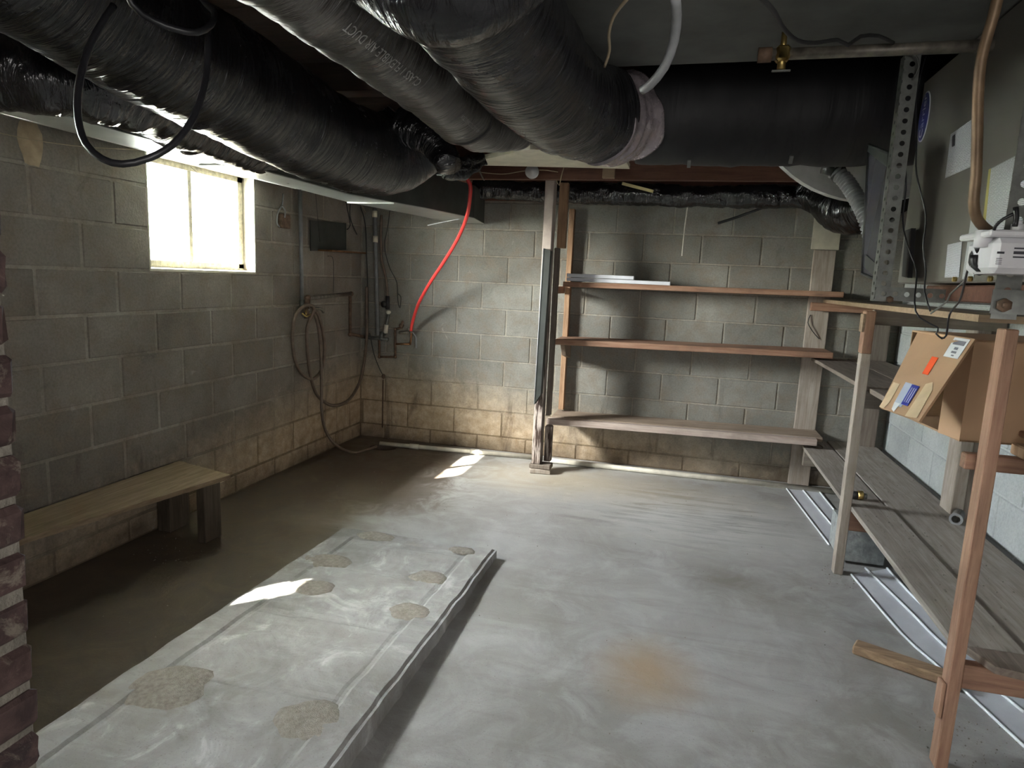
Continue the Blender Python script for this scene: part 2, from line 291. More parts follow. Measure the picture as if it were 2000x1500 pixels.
# ---------------------------------------------------------------- mesh helpers
class MB:
    def __init__(s): s.v = []; s.f = []; s.uv = {}; s.sm = False
    def quad_box(s, c, ax, ay, az):
        c, ax, ay, az = map(Vector, (c, ax, ay, az)); n = len(s.v)
        for k in (-1, 1):
            for j in (-1, 1):
                for i in (-1, 1): s.v.append(c + ax * i + ay * j + az * k)
        for q in ((0, 2, 3, 1), (4, 5, 7, 6), (0, 1, 5, 4), (2, 6, 7, 3), (0, 4, 6, 2), (1, 3, 7, 5)):
            s.f.append([n + a for a in q])
        return s
    def cbox(s, c, ax, ay, az, ch):
        """box with chamfered edges"""
        c = Vector(c); A = [Vector(ax), Vector(ay), Vector(az)]; L = [a.length for a in A]; U = [A[i] / L[i] for i in range(3)]
        ch = min(ch, min(L) * .6); n = len(s.v); idx = {}
        for sx in (-1, 1):
            for sy in (-1, 1):
                for sz in (-1, 1):
                    sg = (sx, sy, sz)
                    for k in range(3):
                        pnt = c.copy()
                        for i in range(3): pnt = pnt + U[i] * sg[i] * (L[i] if i == k else L[i] - ch)
                        idx[(sg, k)] = len(s.v); s.v.append(pnt)
        for k in range(3):
            i, j = [a for a in range(3) if a != k]
            for sk in (-1, 1):
                q = []
                for (a, b) in ((-1, -1), (1, -1), (1, 1), (-1, 1)):
                    sg = [0, 0, 0]; sg[k] = sk; sg[i] = a; sg[j] = b; q.append(idx[(tuple(sg), k)])
                s.f.append(q)
        for k in range(3):
            i, j = [a for a in range(3) if a != k]
            for a in (-1, 1):
                for b in (-1, 1):
                    s1 = [0, 0, 0]; s1[k] = -1; s1[i] = a; s1[j] = b; s2 = list(s1); s2[k] = 1
                    s.f.append([idx[(tuple(s1), i)], idx[(tuple(s2), i)], idx[(tuple(s2), j)], idx[(tuple(s1), j)]])
        for sx in (-1, 1):
            for sy in (-1, 1):
                for sz in (-1, 1): s.f.append([idx[((sx, sy, sz), k)] for k in range(3)])
        return s
    def box(s, lo, hi, ch=0.0):
        lo, hi = Vector(lo), Vector(hi); c = (lo + hi) / 2; h = (hi - lo) / 2
        a = ((h.x, 0, 0), (0, h.y, 0), (0, 0, h.z))
        return s.cbox(c, *a, ch) if ch else s.quad_box(c, *a)
    def beam(s, p0, p1, w, h, up=(0, 0, 1), ch=.003, warp=0):
        p0, p1 = Vector(p0), Vector(p1); d = (p1 - p0); side = d.cross(Vector(up)).normalized(); u = side.cross(d).normalized()
        return s.cbox((p0 + p1) / 2, d / 2, side * w / 2, u * h / 2, ch)
    def prism(s, pts, vec):
        """pts: closed outline (3d), extruded by vec"""
        vec = Vector(vec); n = len(s.v); k = len(pts)
        s.v += [Vector(q) for q in pts] + [Vector(q) + vec for q in pts]
        s.f.append([n + i for i in range(k)][::-1]); s.f.append([n + k + i for i in range(k)])
        for i in range(k): s.f.append([n + i, n + (i + 1) % k, n + k + (i + 1) % k, n + k + i])
        return s
    def tube(s, pts, r, seg=12, cap=True, wr=None, squash=1.0):
        """pts list of Vectors already dense; r number or function of t"""
        pts = [Vector(q) for q in pts]; N = len(pts); n = len(s.v); s.sm = True
        T = [(pts[min(i + 1, N - 1)] - pts[max(i - 1, 0)]).normalized() for i in range(N)]
        up = Vector((0, 0, 1)) if abs(T[0].z) < .9 else Vector((1, 0, 0))
        U = (up - T[0] * up.dot(T[0])).normalized(); ln = 0
        ring = seg + 1 if wr is not None else seg
        for i in range(N):
            if i: U = (U - T[i] * U.dot(T[i])).normalized(); ln += (pts[i] - pts[i - 1]).length
            V = T[i].cross(U); rr = r(i / (N - 1)) if callable(r) else r
            for j in range(ring):
                a = 2 * pi * j / seg
                q = rr
                if wr: q = rr + wr(a, ln, i / (N - 1))
                s.v.append(pts[i] + (U * cos(a) * squash + V * sin(a)) * q)
                if wr is not None: s.uv[len(s.v) - 1] = (j / seg, ln)
        for i in range(N - 1):
            for j in range(seg):
                a = n + i * ring + j; b = n + i * ring + (j + 1) % ring if wr is None else n + i * ring + j + 1
                s.f.append([a, b, b + ring, a + ring])
        if cap:
            s.f.append([n + j for j in range(ring)][::-1]); s.f.append([n + (N - 1) * ring + j for j in range(ring)])
        return s
    def cyl(s, p0, p1, r, seg=16, r2=None):
        r2 = r if r2 is None else r2
        return s.tube([Vector(p0), Vector(p1)], lambda t: r + (r2 - r) * t, seg)
    def ball(s, c, r, seg=12, sc=(1, 1, 1)):
        n = len(s.v); c = Vector(c); s.sm = True; R_ = seg // 2
        for i in range(R_ + 1):
            for j in range(seg):
                a = pi * i / R_; b = 2 * pi * j / seg
                s.v.append(c + Vector((sin(a) * cos(b) * sc[0], sin(a) * sin(b) * sc[1], cos(a) * sc[2])) * r)
        for i in range(R_):
            for j in range(seg):
                s.f.append([n + i * seg + j, n + (i + 1) * seg + j, n + (i + 1) * seg + (j + 1) % seg, n + i * seg + (j + 1) % seg])
        return s
    def card(s, a, b, c, d, th=.0006):
        """thin sheet on a quad with uv (a->b is u, a->d is v)"""
        a, b, c, d = map(Vector, (a, b, c, d)); nrm = (b - a).cross(d - a).normalized() * th; n = len(s.v)
        for k, q in enumerate((a, b, c, d)): s.v.append(q + nrm); s.uv[n + k] = ((0, 0), (1, 0), (1, 1), (0, 1))[k]
        for k, q in enumerate((a, b, c, d)): s.v.append(q - nrm * 0); s.uv[n + 4 + k] = ((0, 0), (1, 0), (1, 1), (0, 1))[k]
        s.f += [[n, n + 1, n + 2, n + 3], [n + 7, n + 6, n + 5, n + 4]] + [[n + i, n + 4 + i, n + 4 + (i + 1) % 4, n + (i + 1) % 4] for i in range(4)]
        return s
def mesh(name, mb, mat, origin=(0, 0, 0)):
    me = bpy.data.meshes.new(name); o = Vector(origin)
    me.from_pydata([tuple(v - o) for v in mb.v], [], mb.f)
    if mb.uv:
        uvl = me.uv_layers.new(name='UVMap')
        for l in me.loops: uvl.data[l.index].uv = mb.uv.get(l.vertex_index, (0, 0))
    me.materials.append(mat)
    if mb.sm: me.polygons.foreach_set('use_smooth', [True] * len(me.polygons))
    me.validate(); me.update()
    return me
def thing(name, label, cat, loc, group=None):
    o = bpy.data.objects.new(name, None); COL.objects.link(o); o.location = loc; o.empty_display_size = .05
    o['label'] = label; o['category'] = cat
    if group: o['group'] = group
    return o
def base_of(par):
    v = Vector((0, 0, 0))
    while par: v += par.location; par = par.parent
    return v
def part(name, mb, mat, parent, label=None):
    """mesh part, vertices given in room coordinates"""
    w = base_of(parent)
    c = sum(mb.v, Vector()) / len(mb.v)
    me = mesh(name, mb, mat, c)
    ob = bpy.data.objects.new(name, me); COL.objects.link(ob); ob.parent = parent; ob.location = c - w
    if label: ob['label'] = label
    return ob
def solo(name, mb, mat, label, cat, group=None, kind=None):
    lo = Vector([min(v[i] for v in mb.v) for i in range(3)]); hi = Vector([max(v[i] for v in mb.v) for i in range(3)])
    c = Vector(((lo.x + hi.x) / 2, (lo.y + hi.y) / 2, lo.z)); me = mesh(name, mb, mat, c)
    ob = bpy.data.objects.new(name, me); COL.objects.link(ob); ob.location = c; ob['label'] = label; ob['category'] = cat
    if group: ob['group'] = group
    if kind: ob['kind'] = kind
    return ob
def struct(name, mb, mat, origin=(0, 0, 0)):
    me = mesh(name, mb, mat, origin); ob = bpy.data.objects.new(name, me); COL.objects.link(ob); ob.location = origin; ob['kind'] = 'structure'; return ob
def spline(pts, step=.03, closed=False):
    P_ = [Vector(q) for q in pts]; out = []; n = len(P_)
    for i in range(n - 1):
        a = P_[max(i - 1, 0)]; b = P_[i]; c = P_[i + 1]; d = P_[min(i + 2, n - 1)]
        k = max(2, int((c - b).length / step))
        for j in range(k):
            t = j / k
            out.append(.5 * ((2 * b) + (c - a) * t + (2 * a - 5 * b + 4 * c - d) * t * t + (3 * b - a - 3 * c + d) * t ** 3))
    out.append(P_[-1]); return out
def wire(name, pts, r, mat, label, cat='wire', group=None, step=.02, seg=8):
    return solo(name, MB().tube(spline(pts, step), r, seg), mat, label, cat, group)

# ---------------------------------------------------------------- structure: floor, ceiling, walls
XR = 4.0; YR = -7.3; ZC = 2.32; H = .2032; WB = .4064; ZB = .3194
# floor with a round drain hole near the back left corner
HX, HY, HR = (0.341, -0.275, 0)[0], (0.341, -0.275, 0)[1], .11
mb = MB(); hx0, hx1, hy0, hy1 = HX - .13, HX + .13, HY - .13, HY + .13
def fl(x0, y0, x1, y1): n = len(mb.v); mb.v.extend([Vector((x0, y0, 0)), Vector((x1, y0, 0)), Vector((x1, y1, 0)), Vector((x0, y1, 0))]); mb.f.append([n, n + 1, n + 2, n + 3])
fl(-.2, YR, XR + .2, hy0); fl(-.2, hy1, XR + .2, .2); fl(-.2, hy0, hx0, hy1); fl(hx1, hy0, XR + .2, hy1)
n0 = len(mb.v); K = 32
for i in range(K):
    a = 2 * pi * i / K; ca, sa = cos(a), sin(a); t = .13 / max(abs(ca), abs(sa))
    mb.v.append(Vector((HX + ca * t, HY + sa * t, 0))); mb.v.append(Vector((HX + ca * HR, HY + sa * HR * .8, 0))); mb.v.append(Vector((HX + ca * HR, HY + sa * HR * .8, -.25)))
for i in range(K):
    a = n0 + 3 * i; b = n0 + 3 * ((i + 1) % K); mb.f.append([a, b, b + 1, a + 1]); mb.f.append([a + 1, b + 1, b + 2, a + 2])
mb.f.append([n0 + 3 * i + 2 for i in range(K)])
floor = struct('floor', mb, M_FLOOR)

ceil = struct('ceiling', MB().box((-.2, YR, ZC), (XR + .2, .2, ZC + .05)), W_CEIL)
for y in (-1.5, -2.3, -2.7, -3.4, -3.85, -4.3, -4.75, -5.2, -5.65, -6.1, -6.55):
    part('joist', MB().box((0.0, y - .022, 2.13 if -4.6 < y < -1.6 else 2.1), (XR, y + .022, ZC), .002), W_CEIL, ceil)
part('joist', MB().box((0.0, -.80, 2.0), (XR, -.75, ZC), .002), W_BEAM, ceil)
part('joist', MB().box((0.0, -1.18, 2.05), (XR, -1.13, ZC), .002), W_BEAM, ceil)

cache = {}
def block_mesh(w, h, mat, axis):
    key = (round(w, 3), round(h, 3), mat.name, axis)
    if key not in cache:
        m_ = MB(); d = .018
        if axis == 'y': m_.cbox((0, 0, 0), (w / 2, 0, 0), (0, d, 0), (0, 0, h / 2), .004)
        else: m_.cbox((0, 0, 0), (0, w / 2, 0), (d, 0, 0), (0, 0, h / 2), .004)
        cache[key] = mesh('block', m_, mat)
    return cache[key]
def lay(wall, axis, a0, a1, kfrom, kto, offs, hole=None, mat=M_BLOCK, face=0.0, sgn=1):
    """a0..a1 run of the wall; offs(k) joint offset; face = wall plane, blocks stand 4 mm proud of the mortar"""
    cnt = 0
    for k in range(kfrom, kto):
        z0 = max(ZB + k * H, 0.0); z1 = min(ZB + (k + 1) * H, 1.945)
        o = offs(k); n = math.floor((a0 - o) / WB)
        while o + n * WB < a1 - .01:
            s0 = max(a0, o + n * WB); s1 = min(a1, o + (n + 1) * WB); n += 1
            segs = [(s0, s1)]
            if hole and z0 > hole[2] - .05 and z1 < hole[3] + .05:
                segs = [(x0, x1) for (x0, x1) in ((s0, min(s1, hole[0])), (max(s0, hole[1]), s1)) if x1 - x0 > .02]
            for (x0, x1) in segs:
                g_ = .0072 if mat is M_BLOCKL else .005; w = x1 - x0 - 2 * g_; h = z1 - z0 - 2 * g_
                if w < .02: continue
                me = block_mesh(w, h, mat, axis); ob = bpy.data.objects.new('block', me); COL.objects.link(ob); ob.parent = wall
                c = (x0 + x1) / 2; zc = (z0 + z1) / 2; off = face + sgn * (-.018 + random.uniform(-.001, .0015))
                ob.location = (c, off, zc) if axis == 'y' else (off, c, zc)
                cnt += 1
    return cnt
# back wall: plane y = 0, faces -y ; mortar 6 mm behind the block faces
def half(k, a, b): return a if k % 2 == 0 else b
wb = struct('wall_back', MB().box((-.2, .0045, -.05), (XR + .2, .2, ZC)), M_MORT)
nb = lay(wb, 'y', 0, XR, -2, 8, lambda k: half(k, .631, .631 + WB / 2), None, M_BLOCK, 0.0, -1)
# left wall: plane x = 0 with the window opening, and a second one behind the brick pillar
WY0, WY1, WZ0, WZ1 = -2.231, -1.40, 1.335, 1.905
VY0, VY1, VZ0 = -4.20, -3.83, 1.335
m_ = MB()
for lo, hi in (((-.2, YR, -.05), (-.0045, .2, WZ0)), ((-.2, WY1, WZ0), (-.0045, .2, ZC)), ((-.2, VY1, WZ0), (-.0045, WY0, ZC)), ((-.2, YR, WZ0), (-.0045, VY0, ZC)), ((-.2, WY0, WZ1), (-.0045, WY1, ZC)), ((-.2, VY0, WZ1), (-.0045, VY1, ZC))): m_.box(lo, hi)
wl = struct('wall_left', m_, M_MORT)
nl = lay(wl, 'x', -4.6, 0, -2, 8, lambda k: half(k, 0.0, -.18), (WY0, WY1, WZ0, 2.0), M_BLOCKL, 0.0, 1)
for ob in list(wl.children):
    if VY0 - .2 < ob.location.y < VY1 + .2 and ob.location.z > WZ0: bpy.data.objects.remove(ob)
m_ = MB().box((XR, YR, -.05), (XR + .2, .2, ZC)); wr_ = struct('wall_right', m_, M_BLOCKP)
nr = lay(wr_, 'x', -4.2, 0, -2, 8, lambda k: half(k, -.1, -.3), None, M_BLOCKP, XR - .0045, -1)
struct('wall_rear', MB().box((-.2, YR - .2, -.05), (XR + .2, YR, ZC)), M_BLOCK)
# wooden sill plate above the blocks of the back wall
struct('trim_1', MB().box((0.1, -.02, 1.957), (XR, .004, 2.12), .002), W_BEAM)

# window 1: opening in the left wall, cream painted frame with one mullion and two panes
XF = -.10
w1 = struct('window_1', MB().box((XF - .03, WY0 - .02, WZ0 + .03), (XF + .02, WY0 + .02, WZ1)).box((XF - .03, WY1 - .045, WZ0 + .03), (XF + .02, WY1 + .005, WZ1)).box((XF - .03, WY0, WZ1 - .03), (XF + .02, WY1, WZ1 + .01)).box((XF - .03, WY0, WZ0 + .02), (XF + .02, WY1, WZ0 + .055)), M_FRAME, (XF, (WY0 + WY1) / 2, WZ0))
w1v = Vector(w1.location)
MY = (-0.1, -1.843, 1.615)[1]
part('mullion', MB().box((XF - .015, MY - .016, WZ0 + .05), (XF + .015, MY + .016, WZ1 - .02), .003), M_FRAME, w1)
part('pane', MB().box((XF - .003, WY0 + .02, WZ0 + .05), (XF, MY - .012, WZ1 - .03)), M_GLASS, w1)
part('pane', MB().box((XF - .003, MY + .012, WZ0 + .05), (XF, WY1 - .045, WZ1 - .03)), M_GLASS, w1)
part('window_sill', MB().prism([(-.2, WY0, WZ0), (.0, WY0, WZ0), (.0, WY0, WZ0 + .012), (-.2, WY0, WZ0 + .03)], (0, WY1 - WY0, 0)), M_CREAM, w1)
part('reveal', MB().box((-.2, WY1, WZ0), (.0, WY1 + .008, WZ1)), M_CREAM, w1)
part('reveal', MB().box((-.2, WY0 - .008, WZ0), (.0, WY0, WZ1)), M_CREAM, w1)
part('cable_remnant', MB().tube(spline([(-0.06, -1.862, 1.894), (-0.06, -1.793, 1.854), (-0.06, -1.781, 1.76), (-0.06, -1.825, 1.672), (-0.06, -1.866, 1.619)], .01), .0015, 6), M_BLACKM, w1)
w2 = struct('window_2', MB().box((XF - .02, VY0, VZ0), (XF + .02, VY0 + .02, WZ1)).box((XF - .02, VY1 - .02, VZ0), (XF + .02, VY1, WZ1)), M_FRAME)
part('pane', MB().box((XF - .003, VY0 + .02, VZ0), (XF, VY1 - .02, WZ1)), M_GLASS, w2)

ms = MB(); K = 18; cpt = Vector((0, -2.83, 1.832))
for i in range(K):
    a_ = 2 * pi * i / K; rr_ = 1 + .35 * noise.noise(Vector((cos(a_) * 2, sin(a_) * 2, 4))); ms.v.append(Vector((.0035, cpt.y + cos(a_) * .055 * rr_, cpt.z + sin(a_) * .10 * rr_)))
ms.v.append(Vector((.006, cpt.y, cpt.z))); ms.f = [[i, (i + 1) % K, K] for i in range(K)]
part('mortar_smear', ms, plain('tan_mortar_smear', (.42, .33, .22), .9, 0, .2, 20, .5), wl)

# outdoors: ground, added sun-trimming eave, hedge and the pale wall of a neighbouring building
solo('garden_ground', MB().box((-14, -14, 1.05), (-.2, 8, 1.2)), M_GRASS, 'sunlit grass seen outside through the window', 'grass', kind='structure')
solo('sun_trim_eave', MB().box((-.60, -8, 2.30), (-.2, 1, 2.42), .01), M_CREAM, 'unseen cream eave added above the window to trim the sun', 'eave')  # out of view, added to shorten the sun patch on the floor
def shrub(cx, cy, r, h, label):
    t = thing('shrub', label, 'shrub', (cx, cy, 1.2), 'shrubs outside the window')
    part('stem', MB().cyl((cx, cy, 1.2), (cx, cy, 1.2 + h * .6), .05, 8, .02), W_GREYD, t)
    m = MB()
    for i in range(420):
        a = random.uniform(0, 2 * pi); q = r * math.sqrt(random.random()); z = 1.35 + random.random() * h
        c = Vector((cx + cos(a) * q, cy + sin(a) * q, z)); u = Vector((random.uniform(-1, 1), random.uniform(-1, 1), random.uniform(-1, 1))).normalized(); w = u.orthogonal().normalized(); k = random.uniform(.05, .11)
        n = len(m.v); m.v += [c - u * k, c + w * k * .5, c + u * k, c - w * k * .5]; m.f.append([n, n + 1, n + 2, n + 3])
    o = part('foliage', m, M_LEAF, t); o['kind'] = 'stuff'
shrub(-5.0, -.2, 1.0, 2.0, 'pale green shrub outside, right of the window mullion')
shrub(-4.2, -2.9, .7, 1.1, 'smaller pale green shrub outside, left of the window mullion')

# ---------------------------------------------------------------- brick pillar at the left edge of the view
PX, PY = 1.66, -4.28
pil = thing('brick_pillar', 'old dark red brick pillar with crumbling mortar at the left edge', 'pillar', (1.43, -4.59, 0))
m = MB(); m.box((1.225, -4.885, 0), (PX - .009, PY - .009, 2.32)); part('mortar_core', m, M_BMORT, pil)
bc = {}
def brick(cx, cy, cz, lx, ly, lz):
    key = (round(lx, 3), round(ly, 3), random.randrange(4))
    if key not in bc:
        q = MB().cbox((0, 0, 0), (lx / 2, 0, 0), (0, ly / 2, 0), (0, 0, lz / 2), .007)
        for v in q.v: v += Vector((random.uniform(-1, 1), random.uniform(-1, 1), random.uniform(-1, 1))) * .0028
        bc[key] = mesh('brick', q, M_BRICK)
    o = bpy.data.objects.new('brick', bc[key]); COL.objects.link(o); o.parent = pil; o.location = Vector((cx, cy, cz)) - pil.location
z = .04; k = 0
while z < 2.28:
    j = random.uniform(-.004, .004)
    if k % 2 == 0:
        for i in range(3): brick(PX - .05 + j, PY - .1 - i * .205, z, .1, .193, .058)
        for i in range(2): brick(1.27, PY - .15 - i * .3, z, .1, .193, .058)
    else:
        for (yy, ln) in ((PY - .05, .092), (PY - .205, .193), (PY - .41, .193), (PY - .56, .088)): brick(PX - .05 + j, yy, z, .1, ln, .058)
    brick(PX - .21, PY - .05 + j, z, .2, .1, .058); brick(PX - .34, -4.83, z, .2, .1, .058)
    z += .073; k += 1

# ---------------------------------------------------------------- raised slab on the floor
sl_t = thing('raised_slab', 'raised rectangular concrete pad with a rough rim lying on the floor', 'concrete pad', (1.35, -3.1, 0))
SX0, SX1, SY0, SY1 = .93, 1.77, -4.6, -2.0
m = MB(); nx, ny = 28, 80
def slab_h(x, y):
    e = min(x - SX0, SX1 - x, SY1 - y, 99)
    h = .047 + .030 * min(1, max(0, (-2.2 - y) / 1.2))
    if e < .012: h -= .008
    rim = 1 if (e < .11) else 0
    h += (.004 if rim else 0.0)
    if abs(e - .125) < .013: h -= .003
    for yy in (-2.45, -2.9, -3.35, -3.8):
        if abs(y - yy - (x - 1.3) * .03) < .016 and e > .13: h -= .003
    return h + .004 * noise.noise(Vector((x * 9, y * 9, 0))) + .002 * noise.noise(Vector((x * 30, y * 30, 3)))
xs = [SX0, SX0 + .01, SX0 + .02] + [SX0 + .02 + (SX1 - SX0 - .04) * i / 64 for i in range(1, 64)] + [SX1 - .02, SX1 - .01, SX1]
ys = [SY0 + (SY1 - SY0) * i / 170 for i in range(171)]
for iy, y in enumerate(ys):
    for ix, x in enumerate(xs):
        w = .006 * noise.noise(Vector((y * 7, x * 2, 1)))
        cut = 0
        if y > -2.3 and x < 1.1: cut = .0
        m.v.append(Vector((x + w, y + (.008 * noise.noise(Vector((x * 8, 0, 5))) if iy > 160 else 0), slab_h(x, y))))
NX = len(xs); NY = len(ys)
for iy in range(NY - 1):
    for ix in range(NX - 1): a = iy * NX + ix; m.f.append([a, a + 1, a + NX + 1, a + NX])
edge = [iy * NX + NX - 1 for iy in range(NY)] + [(NY - 1) * NX + ix for ix in range(NX - 2, -1, -1)] + [iy * NX for iy in range(NY - 2, -1, -1)] + [ix for ix in range(1, NX - 1)]
n0 = len(m.v)
for e in edge: v = m.v[e]; m.v.append(Vector((v.x + .006 * noise.noise(v * 20), v.y, 0)))
for i in range(len(edge)): a = edge[i]; b = edge[(i + 1) % len(edge)]; m.f.append([a, n0 + i, n0 + (i + 1) % len(edge), b])
part('pad', m, M_SLAB, sl_t)
def patch(cx, cy, rx, ry, mat, name, h=.012, seed=0, label=None):
    q = MB(); K = 30; zt = slab_h(cx, cy) + .002; q.v.append(Vector((cx, cy, zt + h)))
    for ring, (f, hh) in enumerate(((.5, h), (.85, h * .8), (1.0, -.004))):
        for i in range(K):
            a = 2 * pi * i / K; wv = 1 + .22 * noise.noise(Vector((cos(a) * 1.6 + seed, sin(a) * 1.6, seed * 3)))
            x = cx + cos(a) * rx * f * wv; y = cy + sin(a) * ry * f * wv
            q.v.append(Vector((x, y, zt + hh + .003 * noise.noise(Vector((x * 60, y * 60, 0))))))
    for i in range(K): q.f.append([0, 1 + i, 1 + (i + 1) % K])
    for r_ in range(2):
        for i in range(K): a = 1 + r_ * K + i; b = 1 + r_ * K + (i + 1) % K; q.f.append([a, a + K, b + K, b])
    q.sm = True; part(name, q, mat, sl_t, label)
for i, (px, py, rx, ry) in enumerate([(1.612, -3.442, 0.07)[:2] + (.11, .09), (1.622, -2.734, 0.07)[:2] + (.09, .07), (1.578, -2.414, 0.06)[:2] + (.09, .06), (1.625, -2.08, 0.06)[:2] + (.07, .04), (1.076, -2.409, 0.06)[:2] + (.13, .07), (1.156, -2.07, 0.06)[:2] + (.10, .05), (1.17, -2.676, 0.07)[:2] + (.09, .07), (1.119, -3.438, 0.07)[:2] + (.13, .12)]):
    patch(px, py, rx, ry, M_AGG, 'mortar_patch', .005, i)

# ---------------------------------------------------------------- bench along the left wall
bt = thing('bench', 'low wooden plank bench along the left block wall', 'bench', (.2, -3.2, 0))
q = (0.429, -2.232, 0.335); q2 = (0.068, -2.123, 0.335); q3 = (0.258, -3.163, 0.335)
part('seat', MB().prism([(.03, q2[1], .315), (q[0], q[1], .315), (q3[0], q3[1], .315), (q3[0], -4.3, .315), (.03, -4.3, .315)], (0, 0, .022)), W_BENCH, bt)
lx = (0.352, -2.215, 0)
part('leg', MB().beam((lx[0] - .02, lx[1] - .06, 0), (lx[0] - .02, lx[1] - .06, .315), .05, .12, (0, 1, 0), .004), W_LEG, bt)
part('leg', MB().box((.02, -2.28, 0), (.10, -2.14, .315), .004), W_LEG, bt)
part('leg', MB().box((lx[0] - .05, -4.2, 0), (lx[0], -4.08, .315), .004), W_GREYD, bt)
part('apron', MB().box((.005, -4.2, .235), (.028, -2.3, .312), .003), W_BENCH, bt)

# ---------------------------------------------------------------- shelving on the back wall
sh = thing('wall_shelving', 'long wooden shelving with three boards on the back block wall', 'shelving', (2.6, -.2, 0))
def board(y0, y1, xa, za, xb, zb, th, mat, name='shelf', label=None, par=None, ch=.003):
    q_ = MB().cbox(((xa + xb) / 2, (y0 + y1) / 2, (za + zb) / 2 - th / 2), ((xb - xa) / 2, 0, (zb - za) / 2), (0, (y1 - y0) / 2, 0), (0, 0, th / 2), ch)
    return part(name, q_, mat, par or sh, label)
board(-.34, -.02, 1.735, 1.372, 3.56, 1.385, .036, W_SHELF)
board(-.34, -.02, 1.70, .962, 3.54, .992, .040, W_SHELF)
board(-.28, -.02, 1.69, .385, 3.55, .412, .03, W_SHELFG)
board(-.345, -.285, 1.67, .378, 3.505, .410, .045, W_PINKG, 'front_lip', 'pale weathered front lip of the lowest shelf')
part('post', MB().box((1.605, -.50, .07), (1.668, -.40, 2.05), .004), M_POSTP, sh, 'peeling painted post')
part('post', MB().box((1.685, -.40, 1.60), (1.745, -.345, 2.04), .004), W_STUD, sh)
part('post', MB().box((1.672, -.40, .41), (1.705, -.345, 1.60), .004), W_GREYD, sh)
part('post', MB().box((1.705, -.08, .40), (1.745, -.02, 1.90), .003), W_STUD, sh)
part('post', MB().box((1.672, -.40, .07), (1.725, -.345, .335), .006), M_POSTP, sh)
part('bracket', MB().prism([(1.74, -.33, .92), (1.74, -.04, .92), (1.74, -.04, .80), (1.74, -.25, .84)], (.03, 0, 0)), W_SHELFG, sh)
part('bracket', MB().box((1.672, -.36, 1.285), (1.70, -.05, 1.336), .003), W_SHELF, sh)
part('wall_board', MB().box((3.405, -.035, .0), (3.545, -.004, 1.66), .003), W_GREYV, sh)
part('wall_board', MB().box((3.385, -.035, 1.665), (3.56, -.004, 1.955), .003), M_CREAM, sh, 'cream board above the grey one')
part('foot_block', MB().cbox((1.665, -.455, .018), (.075, .01, 0), (-.008, .05, 0), (0, 0, .018), .006), W_GREYV, sh)
part('foot_block', MB().cbox((1.668, -.455, .053), (.078, 0, 0), (0, .05, 0), (0, 0, .017), .006), W_GREYD, sh)
solo('metal_sheet', MB().prism([(1.626, -0.56, 1.587), (1.676, -0.56, 1.571), (1.66, -0.56, 0.591), (1.617, -0.56, 0.515)], (.004, .05, 0)), M_DARKSHEET, 'narrow dark grey metal strip standing against the painted shelving post', 'sheet')
solo('white_edge_trim', MB().tube([(1.627, -0.565, 1.586), (1.617, -0.565, 0.523)], .0014, 6), M_VINYLR, 'thin white edge strip along the dark metal sheet by the post', 'trim')
for (a, b, zo, lab) in ((1093, 1238, .028, 'white narrow board on the top shelf, upper one of the pair'), (1090, 1309, .0, 'longer white narrow board under the other on the top shelf')):
    xa = 1.755; xb = (2.224, -0.3, 1.4)[0] if zo else (2.472, -0.3, 1.383)[0]
    solo('white_board', MB().box((xa, -.32, 1.377 + zo), (xb, -.20, 1.402 + zo), .002), M_VINYL, lab, 'board', 'white boards on the top shelf')

# ---------------------------------------------------------------- rack along the right wall
rk = thing('timber_rack', 'timber rack with grey plank shelves along the right block wall', 'rack', (3.7, -1.8, 0))
def rp(name, mb_, mat, label=None): return part(name, mb_, mat, rk, label)
rp('post', MB().box((3.397, -1.60, 0), (3.440, -1.545, 1.10), .003), W_GREYV)
rp('post', MB().box((3.395, -1.60, 1.10), (3.440, -1.54, 1.30), .004), W_NEW, 'reddish upper end of the far post')
rp('post_splice', MB().box((3.385, -1.60, 1.20), (3.397, -1.55, 1.285), .002), W_PALE)
rp('post', MB().box((3.398, -2.985, 0), (3.432, -2.935, 1.30), .003), W_NEW, 'orange brown near post')
rp('post_splice', MB().box((3.386, -2.98, .16), (3.397, -2.94, .27), .002), W_NEW)
rp('wall_post', MB().box((3.82, -.10, .30), (3.92, -.02, 1.28), .003), W_GREYD)
rp('wall_post', MB().box((3.90, -1.50, .15), (3.955, -1.36, 1.30), .003), W_GREYV)
rp('wall_post', MB().box((3.90, -2.98, .0), (3.955, -2.86, 1.30), .003), W_GREYV)
rp('wall_post', MB().box((3.955, -1.50, .15), (3.99, -1.44, 1.30), .003), W_GREYD)
# lowest shelf
rp('shelf_plank', MB().box((3.435, -1.50, .318), (3.622, -.02, .34), .002), W_PLANK)
rp('shelf_plank', MB().box((3.632, -4.2, .318), (3.80 + .135, -.02, .342), .002), W_PLANK)
rp('shelf_plank', MB().box((3.440, -2.89, .330), (3.628, -1.52, .354), .002), W_PLANK)
rp('shelf_plank', MB().prism([(3.46, -2.90, .337), (3.50, -3.00, .337), (3.60, -3.02, .337), (3.628, -2.90, .337)], (0, 0, .022)), W_PLANKD)
rp('cross_rail', MB().box((3.43, -1.52, .205), (3.96, -1.48, .316), .003), W_NEWX)
rp('cross_rail', MB().box((3.434, -2.975, .262), (3.99, -2.935, .335), .003), W_NEWX)
rp('cross_rail', MB().box((3.44, -.30, .21), (3.96, -.26, .316), .003), W_GREYDX)
